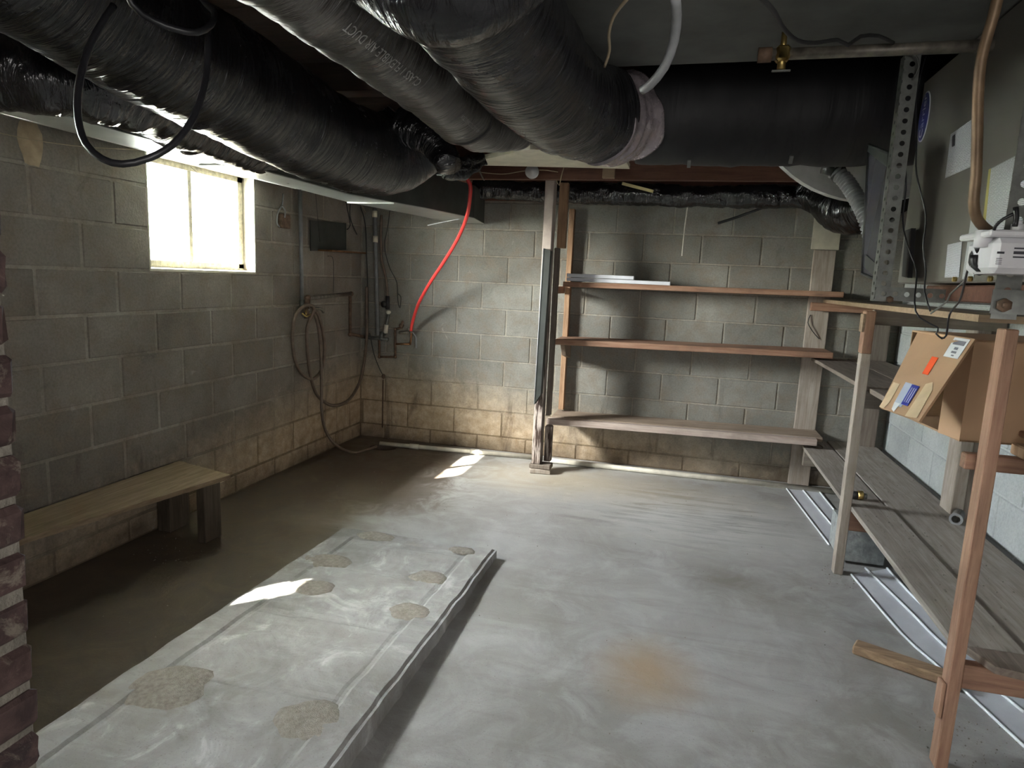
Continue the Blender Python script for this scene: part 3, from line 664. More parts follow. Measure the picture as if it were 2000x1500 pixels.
# middle shelf, far bay
rp('shelf_plank', MB().cbox((3.56, -.83, .925), (.115, 0, 0), (0, .68, 0), (0, 0, .011), .002), W_PLANKD)
rp('shelf_plank', MB().cbox((3.80, -.80, .925), (.115, 0, 0), (0, .72, 0), (0, 0, .011), .002), W_PLANKD)
rp('shelf_plank', MB().cbox((3.57, -1.78, .925), (.115, 0, 0), (0, .20, 0), (0, 0, .012), .002), W_PLANKD)
rp('cross_rail', MB().box((3.43, -1.53, .83), (3.96, -1.49, .912), .003), W_GREYDX)
# middle shelf, near bay
rp('cross_rail', MB().box((3.372, -2.935, .900), (3.99, -2.90, .945), .003), W_NEWX)
rp('shelf_plank', MB().box((3.50, -3.9, .947), (3.62, -2.88, .98), .004), W_STUD)
rp('shelf_plank', MB().box((3.64, -3.9, .947), (3.78, -2.2, .968), .004), W_NEW)
# top shelf
rp('cross_rail', MB().box((3.44, -1.56, 1.235), (3.99, -1.52, 1.305), .003), W_GREYDX)
a1 = (3.554, 0.129, 1.335); 
rp('shelf_plank', MB().prism([(3.50, -.03, 1.307), (3.47, -1.2, 1.307), (3.44, -2.7, 1.307), (3.60, -2.7, 1.307), (3.64, -.03, 1.307)], (0, 0, .022)), W_PALE, 'pale front plank of the top shelf')
rp('shelf_plank', MB().box((3.65, -2.7, 1.307), (3.95, -.03, 1.325), .003), W_PLANKD)
rp('cross_rail', MB().box((3.41, -.12, 1.25), (3.99, -.08, 1.306), .003), W_SHELF)

# loose concrete block under the rack, pipe fittings, timber and siding on the floor
cb = MB().box((3.455, -1.44, .014), (3.665, -1.18, .204), .004)
solo('concrete_block', cb, M_GREYBLK, 'loose grey concrete block standing under the rack behind the far post', 'block')
def ring_tube(p0, p1, ro, ri, seg=20):
    m = MB(); p0, p1 = Vector(p0), Vector(p1); T = (p1 - p0).normalized(); U = T.orthogonal().normalized(); V = T.cross(U); m.sm = False
    for (c, r) in ((p0, ro), (p1, ro), (p1, ri), (p0, ri)):
        for j in range(seg): a = 2 * pi * j / seg; m.v.append(c + (U * cos(a) + V * sin(a)) * r)
    for k in range(4):
        for j in range(seg): a = k * seg + j; b = k * seg + (j + 1) % seg; c = ((k + 1) % 4) * seg; m.f.append([a, b, c + (j + 1) % seg, c + j])
    return m
c0 = Vector((3.895, -1.60, .367))
ft = thing('pipe_coupling', 'grey open-ended plastic pipe coupling on the lowest plank shelf', 'pipe fitting', (c0.x, c0.y, .342))
part('sleeve', ring_tube(c0 + Vector((-.025, -.05, 0)), c0 + Vector((.02, .04, 0)), .025, .017), M_STEEL, ft)
part('collar', ring_tube(c0 + Vector((-.027, -.055, 0)), c0 + Vector((-.020, -.04, 0)), .028, .018), M_GREYPVC, ft)
c0 = Vector((3.52, -1.415, 0.362)) 
ft = thing('pipe_connector', 'black and brass pipe connector lying on the lowest shelf beside the far post', 'pipe fitting', (c0.x, c0.y, .341))
part('body', MB().cyl(c0 + Vector((-.05, 0, 0)), c0 + Vector((-.005, 0, 0)), .020, 6), M_BLACKM, ft)
part('nut', MB().cyl(c0 + Vector((-.012, 0, .002)), c0 + Vector((.012, 0, .002)), .024, 6), M_BRASS, ft)
part('nipple', MB().cyl(c0 + Vector((.012, 0, 0)), c0 + Vector((.03, 0, 0)), .015, 12), M_STEEL, ft)
def siding(name, lines, y_, label, zb_=.001):
    t = thing(name, label, 'siding panel', lines[0][0], 'white siding strips on the floor')
    A = [Vector(q) for q in lines[0]]; B = [Vector(q) for q in lines[-1]]
    m = MB(); n = len(A)
    for i in range(n): m.v += [Vector((A[i].x, A[i].y, .004)), Vector((B[i].x, B[i].y, .004)), Vector((A[i].x, A[i].y, .001)), Vector((B[i].x, B[i].y, .001))]
    for i in range(n - 1): a = 4 * i; m.f += [[a, a + 1, a + 5, a + 4], [a + 2, a + 6, a + 7, a + 3], [a, a + 4, a + 6, a + 2], [a + 1, a + 3, a + 7, a + 5]]
    m.f += [[0, 2, 3, 1], [4 * n - 4, 4 * n - 3, 4 * n - 1, 4 * n - 2]]
    part('panel', m, M_VINYL, t)
    for l in lines:
        q = spline([Vector((v[0], v[1], .007)) for v in l], .08); part('ridge', MB().tube(q, .0055, 6), M_VINYLR, t)
siding('siding_strip', [[(3.373, -0.147, 0), (3.416, -0.729, 0), (3.453, -1.207, 0)], [(3.481, -0.128, 0), (3.523, -0.707, -0), (3.549, -1.006, 0)], [(3.591, -0.132, 0), (3.607, -0.506, 0), (3.628, -0.892, 0)]], 0, 'white ridged siding strip on the floor beyond the loose concrete block')
siding('siding_strip', [[(3.48, -1.588, 0), (3.546, -2.148, 0), (3.613, -2.398, 0), (3.708, -2.795, 0)], [(3.57, -1.481, 0), (3.639, -1.89, 0), (3.686, -2.197, 0), (3.793, -2.594, 0)], [(3.68, -1.442, 0), (3.71, -1.775, 0), (3.77, -2.092, 0), (3.901, -2.487, 0)]], 0, 'white ridged siding strip on the floor between the two rack posts')
pa, pb = Vector((3.321, -2.349, 0.02)), Vector((3.643, -2.496, 0.02))
solo('loose_timber', MB().beam(pa, pb, .07, .036, (0, 0, 1), .006), wood('fallen_timber', (.23, .15, .09), (.40, .27, .16), 0, .85), 'warped loose timber offcut on the floor by the near post', 'timber')

# cardboard box on the near middle shelf, long flap hanging open
bx = thing('cardboard_box', 'brown cardboard box with its flap hanging open on the rack', 'box', (3.6, -2.7, .97))
nb0 = Vector((3.467, -2.62, 0.918)); nt0 = Vector((3.471, -2.62, 1.248))
A = Vector((nt0.x - .02, -2.62, .0)); zb0, zt0 = nb0.z, nt0.z
A = Vector(((nb0.x + nt0.x) / 2, -2.62, 0))
DV = Vector((-.055, .50, 0)).normalized() * .44        # opening side runs back
RV = Vector((.98, .12, 0)).normalized() * .46          # camera-facing side runs right
def wall_of(p, q, z0, z1, th=.005):
    p, q = Vector(p), Vector(q); n_ = (q - p).cross(Vector((0, 0, 1))).normalized() * th
    return MB().prism([(p.x, p.y, z0), (q.x, q.y, z0), (q.x, q.y, z1), (p.x, p.y, z1)], n_)
part('side_panel', wall_of(A, A + RV, zb0, zt0, -.005), M_CARD, bx)
part('side_panel', wall_of(A + DV, A + DV + RV, zb0, zt0), M_CARDD, bx)
part('back_panel', wall_of(A + RV, A + RV + DV, zb0, zt0), M_CARDD, bx)
part('base_panel', MB().prism([A + Vector((0, 0, zb0)), A + RV + Vector((0, 0, zb0)), A + RV + DV + Vector((0, 0, zb0)), A + DV + Vector((0, 0, zb0))], (0, 0, .006)), M_CARDD, bx)
part('top_panel', MB().prism([A + Vector((0, 0, zt0)), A + RV + Vector((0, 0, zt0)), A + RV + DV + Vector((0, 0, zt0)), A + DV + Vector((0, 0, zt0))], (0, 0, -.006)), M_CARD, bx)
part('side_flap', wall_of(A, A + Vector((-.03, .10, 0)), zb0 + .005, zt0 - .01, .004), M_CARD, bx)
FA = Vector((3.437, -2.2, 1.25)); FB = Vector((3.47, -2.62, 1.251))
FC = Vector((3.28, -2.865, 1)); FD = Vector((3.234, -2.583, 1.004))
FC = FB + (FC - FB); nrm = (FB - FA).cross(FD - FA).normalized()
if nrm.x > 0: nrm = -nrm
FCp = FC - nrm * (FC - FA).dot(nrm)
part('flap', MB().prism([FA, FB, FCp, FD], -nrm * .007), M_CARD, bx)
def on_flap(u, v): # u along top edge, v down
    return FA + (FB - FA) * u + ((FD - FA) * (1 - u) + (FCp - FB) * u) * v
def fcard(q, mat, name, lift=.001, label=None):
    m = MB(); pts = [on_flap(*c) + nrm * lift for c in q]; m.prism(pts, nrm * .0006)
    return part(name, m, mat, bx, label)
fcard([(.70, .02), (.95, .02), (.95, .27), (.70, .27)], M_PAPER, 'shipping_label', label='white label with grey print')
fcard([(.735, .055), (.915, .055), (.915, .11), (.735, .11)], M_INK, 'label_print', .0018)
fcard([(.80, .14), (.86, .14), (.86, .17), (.80, .17)], M_INK, 'label_print', .0018)
fcard([(.79, .19), (.87, .19), (.87, .215), (.79, .215)], M_INK, 'label_print', .0018)
fcard([(.82, .235), (.86, .235), (.86, .25), (.82, .25)], M_INK, 'label_print', .0018)
fcard([(.52, .30), (.64, .30), (.64, .52), (.52, .52)], M_ORANGE, 'orange_sticker')
fcard([(.30, .66), (.50, .66), (.50, .93), (.30, .93)], M_PALEBLUE, 'pale_sticker')
fcard([(.30, .90), (.44, .90), (.40, 1.0), (.32, .98)], M_PAPER, 'pale_sticker', .0014)
fcard([(.46, .665), (.62, .665), (.62, .90), (.46, .90)], M_BLUE, 'blue_sticker', .0018)
for i in range(3): fcard([(.50 + .045 * i, .70), (.51 + .045 * i, .70), (.51 + .045 * i, .87), (.50 + .045 * i, .87)], M_PAPER, 'sticker_print', .0028)
fcard([(.04, .70), (.20, .70), (.19, .92), (.13, 1.0), (.0, 1.0), (.02, .9)], M_TAPE, 'tape_strip')
fcard([(.70, .62), (.80, .58), (.88, .66), (.93, .98), (.68, 1.0)], M_TAPE, 'tape_strip')

# ---------------------------------------------------------------- pipes and hoses of the corner
t = thing('floor_pipe', 'white plastic drain pipe along the foot of the back wall', 'pipe', (0.289, -0.241, 0.02))
a_, b_ = Vector((0.296, -0.237, 0.02)), Vector((1.544, -0.144, 0.02)); c_, d_ = Vector((1.684, -0.178, 0.02)), Vector((3.694, -0.167, 0.02))
c_.y = min(c_.y, -.12); 
part('pipe', MB().cyl(a_, b_, .017, 14), M_PVC, t); part('coupling', MB().cyl(a_ + (b_ - a_) * .20, a_ + (b_ - a_) * .26, .021, 14), M_PVC, t); part('coupling', MB().cyl(a_ + (b_ - a_) * .60, a_ + (b_ - a_) * .66, .021, 14), M_PVC, t)
part('pipe', MB().cyl(c_, d_, .019, 14), M_PVC, t)
t = thing('wall_conduit', 'dark vertical conduit pipe on the left wall beside the hose tap', 'conduit', (0.03, -0.929, 1.111))
part('tube', MB().cyl((0.03, -0.929, 1.111), (0.03, -0.945, 1.918), .013, 12), M_GREYPVC, t); part('end_fitting', MB().cyl((0.03, -0.929, 1.111), (0.03, -0.929, 1.167), .017, 12), M_STEEL, t)
t = thing('supply_pipe', 'bent iron supply pipe around the room corner at the hose tap', 'pipe', (0.07, -0.325, 0.884))
part('pipe_run', MB().cyl((0.09, -0.937, 1.185), (0.07, -0.288, 1.205), .015, 12), M_PIPE, t)
part('pipe_run', MB().cyl((0.07, -0.321, 1.205), (0.05, -0.28, 0.891), .012, 12), M_RUST, t)
part('pipe_run', MB().cyl((0.05, -0.28, 0.891), (0.076, -0.05, 0.848), .013, 12), M_RUST, t)
part('pipe_run', MB().cyl((0.076, -0.05, 0.848), (0.267, -0.05, 0.843), .015, 12), M_STEEL, t)
part('elbow', MB().ball((0.09, -0.956, 1.185), .022, 12).cyl((0.09, -0.956, 1.185), (0.09, -0.969, 1.116), .019, 12), M_RUST, t)
part('elbow', MB().ball((0.07, -0.304, 1.205), .019, 12), M_RUST, t); part('elbow', MB().ball((0.05, -0.28, 0.887), .018, 12), M_RUST, t)
part('tee', MB().ball((0.208, -0.05, 0.848), .022, 12).cyl((0.208, -0.05, 0.848), (0.208, -0.05, 0.902), .018, 10), M_STEEL, t)
t = thing('trap_pipe', 'rusty looped copper pipe with valves on the back wall below the red tube', 'pipe', (0.265, -0.05, 0.696))
pth = [(0.19, -0.05, 0.834), (0.192, -0.05, 0.695), (0.333, -0.05, 0.705), (0.329, -0.05, 0.931), (0.391, -0.05, 0.947)]
part('copper_run', MB().tube([Vector(q) for q in pth[:2]], .010, 10).tube([Vector(q) for q in pth[1:3]], .010, 10).tube([Vector(q) for q in pth[2:4]], .010, 10).tube([Vector(q) for q in pth[3:]], .010, 10), M_RUST, t)
part('copper_run', MB().cyl((0.336, -0.05, 0.81), (0.461, -0.05, 0.819), .008, 10).cyl((0.461, -0.05, 0.815), (0.472, -0.05, 0.911), .008, 10), M_COPPER, t)
for q in ((0.192, -0.05, 0.695), (0.333, -0.05, 0.705), (0.329, -0.05, 0.931)): part('elbow', MB().ball(q, .014, 10), M_RUST, t)
part('valve', MB().ball((0.387, -0.06, 0.964), .022, 10, (1, 1, .8)).cyl((0.387, -0.06, 0.964), (0.426, -0.13, 1.002), .010, 8), M_RUST, t)
part('valve', MB().ball((0.458, -0.06, 0.939), .019, 10).cyl((0.37, -0.06, 0.905), (0.459, -0.06, 0.91), .012, 8), M_PIPE, t)
part('valve_lever', MB().tube(spline([(0.494, -0.08, 0.914), (0.521, -0.08, 0.883), (0.527, -0.08, 0.793)], .01), .006, 8), M_GREYPVC, t)
t = thing('riser_pipe', 'grey vertical riser pipe with pale couplings in the room corner', 'pipe', (0.177, -0.06, 0.872))
part('pipe', MB().cyl((0.181, -0.06, 0.872), (0.141, -0.06, 1.906), .015, 12), M_GREYPVC, t)
for yy in ((0.142, -0.06, 1.835), (0.149, -0.06, 1.64)): part('coupling', MB().cyl(Vector(yy) + Vector((0, 0, -.025)), Vector(yy) + Vector((0, 0, .025)), .020, 12), M_CREAM, t)
t = thing('gate_valve', 'slanted white-crusted valve pipe with a black handle in the corner', 'valve', (0.249, -0.07, 0.877))
part('pipe', MB().cyl((0.245, -0.07, 0.877), (0.287, -0.09, 1.058), .012, 10), M_STEEL, t)
part('body', MB().ball((0.287, -0.09, 1.066), .022, 10, (1, 1, .8)), M_PVC, t)
part('union_nut', MB().cyl((0.253, -0.07, 0.898), (0.266, -0.08, 0.966), .018, 10), M_PVC, t)
part('connector', MB().cyl((0.278, -0.09, 1.09), (0.276, -0.09, 1.196), .017, 10), M_BLACKM, t)
part('handle', MB().cyl((0.251, -0.12, 1.13), (0.26, -0.1, 1.13), .026, 16), M_BLACKM, t)
wire('drop_tube', [(0.276, -0.09, 1.188), (0.256, -0.08, 1.329), (0.209, -0.06, 1.469), (0.193, -0.05, 1.63), (0.195, -0.05, 1.829)], .010, M_HOSE, 'brown tube rising from the black valve connector in the corner', 'tube')
# hose tap and coiled hose on the left wall
t = thing('hose_tap', 'rusty hose tap on the left wall holding the coiled hose', 'tap', (0.08, -0.947, 1.087))
part('tap_body', MB().cyl((0.02, -0.862, 1.073), (0.13, -1.041, 1.107), .016, 12).cyl((0.09, -0.969, 1.123), (0.09, -0.97, 1.046), .015, 12), M_RUST, t)
part('spout', MB().tube(spline([(0.12, -0.999, 1.105), (0.13, -0.912, 1.116), (0.13, -0.845, 1.107), (0.13, -0.818, 1.085)], .01), .010, 10), M_PIPE, t)
part('handle', MB().tube(spline([(0.14, -1.106, 1.089), (0.15, -1.074, 1.068), (0.14, -1.007, 1.078)], .01), .006, 8).cyl((0.13, -1.041, 1.107), (0.15, -1.074, 1.082), .006, 8), M_BRASS, t)
XH = .10
coil = [(0.12, -0.986, 1.118), (0.14, -0.916, 1.082), (0.13, -0.825, 0.941), (0.12, -0.787, 0.791), (0.12, -0.829, 0.678), (0.11, -0.921, 0.624), (0.1, -1.034, 0.666), (0.1, -1.126, 0.771), (0.1, -1.159, 0.928), (0.1, -1.128, 1.061), (0.12, -1.074, 1.127), (0.14, -1.019, 1.141), (0.15, -0.972, 1.112), (0.12, -1.013, 0.988), (0.11, -0.992, 0.811), (0.11, -0.948, 0.627), (0.1, -0.837, 0.482), (0.09, -0.618, 0.379), (0.09, -0.382, 0.379), (0.07, -0.175, 0.469), (0.05, -0.049, 0.608), (0.101, -0.1, 0.849), (0.099, -0.1, 1.097), (0.097, -0.1, 1.261)]
wire('garden_hose', coil, .0115, M_HOSE, 'brown garden hose coiled over the tap on the left wall', 'hose', None, .02, 10)
wire('drain_hose', [(0.12, -0.935, 1.102), (0.14, -0.903, 0.982), (0.14, -0.87, 0.765), (0.14, -0.864, 0.545), (0.15, -0.874, 0.363), (0.16, -0.829, 0.223), (0.22, -0.774, 0.114), (0.223, -0.546, 0.012), (0.273, -0.458, 0.012), (0.293, -0.295, 0.008)], .0105, M_HOSE, 'brown hose running down from the tap to the floor drain', 'hose', None, .02, 10)
wire('red_tube', [(1.112, -0.88, 2.013), (1.161, -0.87, 1.999), (1.193, -0.86, 1.957), (1.189, -0.84, 1.88), (1.15, -0.78, 1.757), (1.042, -0.64, 1.622), (0.901, -0.5, 1.478), (0.742, -0.36, 1.32), (0.598, -0.22, 1.159), (0.5, -0.1, 1.005), (0.476, -0.07, 0.929)], .0125, M_RED, 'bright red plastic tube hanging from the joists to the corner valves', 'tube', None, .02, 12)
wire('red_tube', [(0.594, -1.19, 2.468), (0.65, -1.22, 2.407), (0.664, -1.22, 2.328), (0.622, -1.19, 2.263)], .012, M_RED, 'short dim red tube between the joists above the left duct', 'tube', None, .02, 10)
wire('thin_cable', [(-0.049, -0.03, 1.986), (0.038, -0.03, 1.788), (0.064, -0.04, 1.505), (0.082, -0.04, 1.095), (0.08, -0.05, 0.886)], .004, M_BLACKM, 'thin dark cable hanging straight down the room corner', 'cable')
wire('thin_cable', [(0.263, -0.03, 1.911), (0.24, -0.03, 1.732), (0.215, -0.03, 1.591), (0.258, -0.03, 1.431), (0.327, -0.03, 1.304), (0.338, -0.03, 1.17), (0.357, -0.03, 1.101), (0.364, -0.03, 1.191), (0.337, -0.03, 1.215)], .003, M_BLACKM, 'thin black cable with a small loop on the back wall near the corner', 'cable')
wire('thin_cable', [(0.098, -0.04, 0.886), (0.132, -0.03, 0.719), (0.189, -0.03, 0.587), (0.217, -0.03, 0.546)], .003, M_BLACKM, 'thin black cable leading to the wall clamp low in the corner', 'cable')
solo('wall_clamp', MB().ball((0.217, -0.02, 0.532), .018, 10, (1, .6, 1.2)).cyl((0.213, -0.02, 0.501), (0.214, -0.02, 0.097), .006, 8), M_RUST, 'small rusty clamp on a thin rod low on the back wall by the corner', 'clamp')
wire('beige_wire', [(0.03, 0.073, 1.94), (0.03, 0.111, 1.883), (0.03, 0.058, 1.808), (0.03, -0.024, 1.876), (0.03, -0.103, 1.915)], .003, M_WIRE, 'bent beige wire end under the trunk duct in the corner', 'wire')
wire('dangling_string', [(0.03, -0.334, 1.929), (0.03, -0.285, 1.821), (0.03, -0.252, 1.728), (0.03, -0.3, 1.693)], .004, M_BLACKM, 'short dark frayed cord hanging above the rusty wall shelf', 'cord')
wire('dangling_string', [(0.03, -0.246, 1.929), (0.03, -0.252, 1.786), (0.03, -0.142, 1.667)], .004, M_BLACKM, 'second dark cord crossing the frayed one above the rusty wall shelf', 'cord')
wire('hanging_string', [(0.02, -0.737, 1.923), (0.02, -0.711, 1.759), (0.02, -0.677, 1.577)], .0018, M_BLACKM, 'thin dark string in front of the dark panel on the left wall', 'string')
wire('forked_wire', [(0.03, -0.588, 1.48), (0.03, -0.507, 1.454), (0.03, -0.507, 1.213)], .002, M_BLACKM, 'thin forked wire hanging below the rusty wall shelf', 'wire')
wire('pale_string', [(0.03, -2.973, 1.831), (0.03, -2.807, 1.835), (0.03, -2.567, 1.858), (0.03, -2.262, 1.905)], .0016, M_WIRE, 'pale string stretched across the left wall to the window', 'string')
solo('rusty_wall_shelf', MB().beam((0.07, -0.7, 1.516), (0.07, -0.175, 1.523), .12, .012, (0, 0, 1), .002), M_COPPER, 'small rusty metal shelf strip on the left wall near the corner', 'shelf')
solo('slate_board', MB().prism([(0.012, -0.798, 1.715), (0.012, -0.291, 1.74), (0.012, -0.289, 1.539), (0.012, -0.793, 1.506)], (.006, 0, 0)), M_DARKSHEET, 'dark square board on the left wall above the rusty shelf', 'board')
t = thing('junction_box', 'rusty junction box with looped wire on the left wall beside the window', 'electrical box', (0.02, -1.118, 1.637))
part('box_body', MB().cbox((0.02, -1.117, 1.679), (.018, 0, 0), (0, .05, 0), (0, 0, .045), .006), M_RUST, t)
part('loop_wire', MB().tube(spline([(0.03, -1.141, 1.85), (0.03, -1.153, 1.778), (0.04, -1.214, 1.724), (0.04, -1.226, 1.66), (0.04, -1.199, 1.637)], .01), .005, 8).tube(spline([(0.04, -1.169, 1.77), (0.04, -1.135, 1.742), (0.04, -1.142, 1.7)], .01), .005, 8), M_GREYPVC, t)

# ---------------------------------------------------------------- sheet metal trunk duct along the left wall
tk = thing('trunk_duct', 'long galvanised sheet metal trunk duct above the basement window', 'duct', (.85, -1.8, 1.78))
ZT = 1.78
pl = [(.62, -4.3), (.625, -3.2), (.615, -2.2), (.60, -1.3), (.715, -.7), (.80, -.06), (1.05, -.06), (1.11, -.5), (.98, -1.1), (.80, -1.7), (.80, -4.3)]
def ring(z_): return [Vector((x, y, z_)) for x, y in pl]
m = MB(); n = len(pl); m.v += ring(ZT) + ring(2.0); m.f += [[i for i in range(n)][::-1], [n + i for i in range(n)]]
part('bottom_panel', MB().prism([Vector((x, y, ZT)) for x, y in pl], (0, 0, .004)), M_SHEET, tk)
part('room_side', MB().prism([(1.045, -.06, ZT + .004), (1.05, -.06, ZT + .004), (1.11, -.5, ZT + .004), (.98, -1.1, ZT + .004), (.80, -1.7, ZT + .004), (.80, -4.3, ZT + .004), (.795, -4.3, ZT + .004), (.795, -1.7, ZT + .004), (.975, -1.1, ZT + .004), (1.105, -.5, ZT + .004)], (0, 0, .215)), M_DARKSHEET, tk)
part('wall_side', MB().prism([(.62, -4.3, ZT + .004), (.625, -3.2, ZT + .004), (.615, -2.2, ZT + .004), (.60, -1.3, ZT + .004), (.715, -.7, ZT + .004), (.80, -.06, ZT + .004), (.805, -.06, ZT + .004), (.72, -.7, ZT + .004), (.605, -1.3, ZT + .004), (.62, -2.2, ZT + .004), (.63, -3.2, ZT + .004), (.625, -4.3, ZT + .004)], (0, 0, .215)), M_SHEET, tk)
part('end_panel', MB().box((.80, -.064, ZT + .004), (1.05, -.06, ZT + .215)), M_DARKSHEET, tk)
part('seam_flange', MB().box((.60, -1.36, ZT - .008), (.90, -1.34, ZT)), M_SHEET, tk)
part('seam_flange', MB().box((.612, -2.62, ZT - .006), (.80, -2.60, ZT)), M_SHEET, tk)
# cantilevered sheet strip between the trunk and the window head
solo('galvanised_flashing', MB().prism([(.03, -3.3, 1.90), (.60, -3.3, 1.785), (.60, -1.36, 1.785), (.03, -1.36, 1.895)], (0, 0, .004)), M_SHEET, 'sloping galvanised sheet between the trunk duct and the window head', 'sheet')

# ---------------------------------------------------------------- flexible ducts
def wr_fn(seed, amp=.006, folds=0):
    def w(a, l, t):
        c, s_ = cos(a), sin(a)
        q = noise.noise(Vector((c * 1.3 + seed, s_ * 1.3, l * 26))) * amp
        q += noise.noise(Vector((c * 1.6 + seed, s_ * 1.6 + 7, l * 12))) * amp * .8
        q += noise.noise(Vector((c * .7 + seed, s_ * .7, l * 2.2))) * amp * 1.6
        return q
    return w
def flex(name, pts, r, label, mat=M_FILM, amp=.006, seed=1.0, parts=()):
    t = thing(name, label, 'duct', pts[0], None)
    q = spline(pts, .018)
    part('duct_sleeve', MB().tube(q, r, 56, True, wr_fn(seed, amp)), mat, t)
    return t, q
def strap(par, c, d, r, w=.018, mat=M_BLACKM, name='strap'):
    c, d = Vector(c), Vector(d).normalized(); part(name, MB().tube([c - d * w / 2, c + d * w / 2], r, 32), mat, par)
# D1 big left one
d1, q1 = flex('flexible_duct', [(1.30, -4.25, 1.97), (1.28, -3.9, 1.945), (1.26, -3.5, 1.905), (1.24, -3.0, 1.875), (1.225, -2.65, 1.86), (1.23, -2.40, 1.865), (1.27, -2.24, 1.89), (1.34, -2.17, 1.95), (1.38, -2.16, 2.0)], lambda t_: .148 + .024 * t_, 'large black plastic-wrapped flexible duct ending at a bend left of the red tube', M_FILM, .006, 1.3)

# D2 behind it, lying over the trunk
d2, q2 = flex('flexible_duct', [(0.709, -3.773, 1.85), (0.797, -3.652, 1.85), (0.904, -3.58, 1.85), (0.974, -3.463, 1.85), (0.956, -3.227, 1.85), (0.835, -2.799, 1.86), (0.743, -2.351, 1.87), (0.542, -1.644, 1.88)], lambda t_: .105 - .02 * t_, 'crinkled black flexible duct squeezed between the largest duct and the metal trunk', M_FILM_C, .012, 4.1)

# D3
d3, q3 = flex('flexible_duct', [(1.92, -4.9, 1.87), (1.91, -4.3, 1.87), (1.905, -3.8, 1.865), (1.905, -3.4, 1.862), (1.90, -3.2, 1.858), (1.895, -3.05, 1.855)], .092, 'black flexible duct with printed lettering, second from the right', M_FILM_D, .005, 7.7)
part('end_sleeve', MB().tube(spline([(1.896, -3.08, 1.855), (1.90, -2.95, 1.855), (1.92, -2.82, 1.865), (1.955, -2.72, 1.90)], .018), .086, 48, True, wr_fn(9.1, .007)), M_FILM_D, d3)
strap(d3, (1.895, -3.06, 1.855), (0, 1, 0), .095, .02)
# D4
d4, q4 = flex('flexible_duct', [(2.10, -4.7, 1.99), (2.13, -4.2, 1.935), (2.155, -3.8, 1.89), (2.17, -3.45, 1.865), (2.19, -3.2, 1.86), (2.22, -3.02, 1.865), (2.27, -2.88, 1.88)], lambda t_: .128 + .012 * t_, 'broad black flexible duct with a scrap of tape, rightmost of the parallel ducts', M_FILM, .006, 11.3)
part('foil_collar', MB().tube(spline([(2.262, -2.90, 1.878), (2.30, -2.82, 1.89), (2.345, -2.75, 1.91)], .008), .138, 60, True, wr_fn(15.1, .016)), M_FOIL, d4, 'crumpled silver pink foil collar')
tp = [(2.18, -3.19, 1.774), (2.21, -3.19, 1.777), (2.226, -3.19, 1.761), (2.202, -3.19, 1.751)]
m = MB(); m.prism([Vector(v) + Vector((0, 0, -.006)) for v in tp], (0, .002, -.002)); part('tape_scrap', m, M_MASK, d4)
# D5 sagging loop at the very top
flex('flexible_duct', [(1.954, -3.937, 1.967), (2.051, -3.948, 1.883), (2.126, -3.958, 1.834), (2.178, -3.957, 1.824), (2.227, -3.929, 1.853), (2.277, -3.882, 1.938)], .084, 'short sagging black duct bend at the top edge above the parallel ducts', M_FILM, .006, 21.0)
# D6 big cross one under the plenum
d6, q6 = flex('wrapped_main_duct', [(2.36, -2.50, 1.975), (2.55, -2.50, 1.975), (2.9, -2.48, 1.98), (3.2, -2.46, 1.985), (3.42, -2.44, 1.99)], lambda t_: .172 + .01 * sin(t_ * 3), 'very large matt black wrapped duct running crosswise in front of the joists', film('matt_black_wrap', (.006, .006, .007), .6, 3, 20, .35), .005, 31.0)
for xx in ((2.549, -2.66, 1.772), (2.869, -2.66, 1.785)): part('label_tag', MB().cbox((xx[0], -2.62, xx[2] + .012), (.006, 0, 0), (0, .004, .004), (0, -.01, .01), .001), M_STEEL, d6)
# D7 along the back wall, D8 its bulging bend
flex('flexible_duct', [(1.02, -.24, 2.01), (1.4, -.21, 2.005), (1.9, -.21, 1.995), (2.4, -.21, 1.99), (2.9, -.21, 1.985), (3.35, -.24, 1.98)], .072, 'thin crinkled black duct along the top of the back wall', M_FILM_C, .009, 41.0)
flex('flexible_duct', [(3.236, -0.24, 2.017), (3.365, -0.32, 1.973), (3.433, -0.42, 1.909), (3.512, -0.52, 1.869), (3.592, -0.64, 1.893), (3.635, -0.8, 1.958)], lambda t_: .07 + .075 * min(1, t_ * 2.4), 'glossy crinkled black duct bend bulging below the ceiling at the right', M_FILM_C, .012, 51.0)
for (p_, q_, nm, lab) in (((2.098, -0.3, 2.051), (2.311, -0.3, 1.999), 'tape_strip', 'yellowish tape strip stuck on the thin back wall duct'),):
    solo(nm, MB().beam(p_, q_, .004, .020, (0, 0, 1), .0005), M_MASK, lab, 'tape')
# small black collar and torn wrap right behind the end of the largest duct
t = thing('duct_collar', 'shiny black round duct collar above the end of the largest duct', 'duct collar', (1.504, -2.472, 1.913))
part('collar_ring', MB().tube(spline([(1.387, -2.333, 1.984), (1.485, -2.347, 1.946), (1.562, -2.358, 1.883), (1.615, -2.399, 1.81)], .012), lambda t_: .085 - .03 * t_, 40, True, wr_fn(61., .008)), M_FILM_C, t)
t = thing('torn_duct_wrap', 'torn black and silver wrap between the largest duct and the red tube', 'wrap', (1.509, -1.956, 1.872))
part('wrap', MB().tube(spline([(1.451, -2.021, 1.879), (1.493, -1.96, 1.871), (1.537, -1.892, 1.901), (1.579, -1.823, 1.937)], .01), lambda t_: .055 * (1 - .6 * t_), 24, True, wr_fn(71., .014)), M_FILM_C, t)

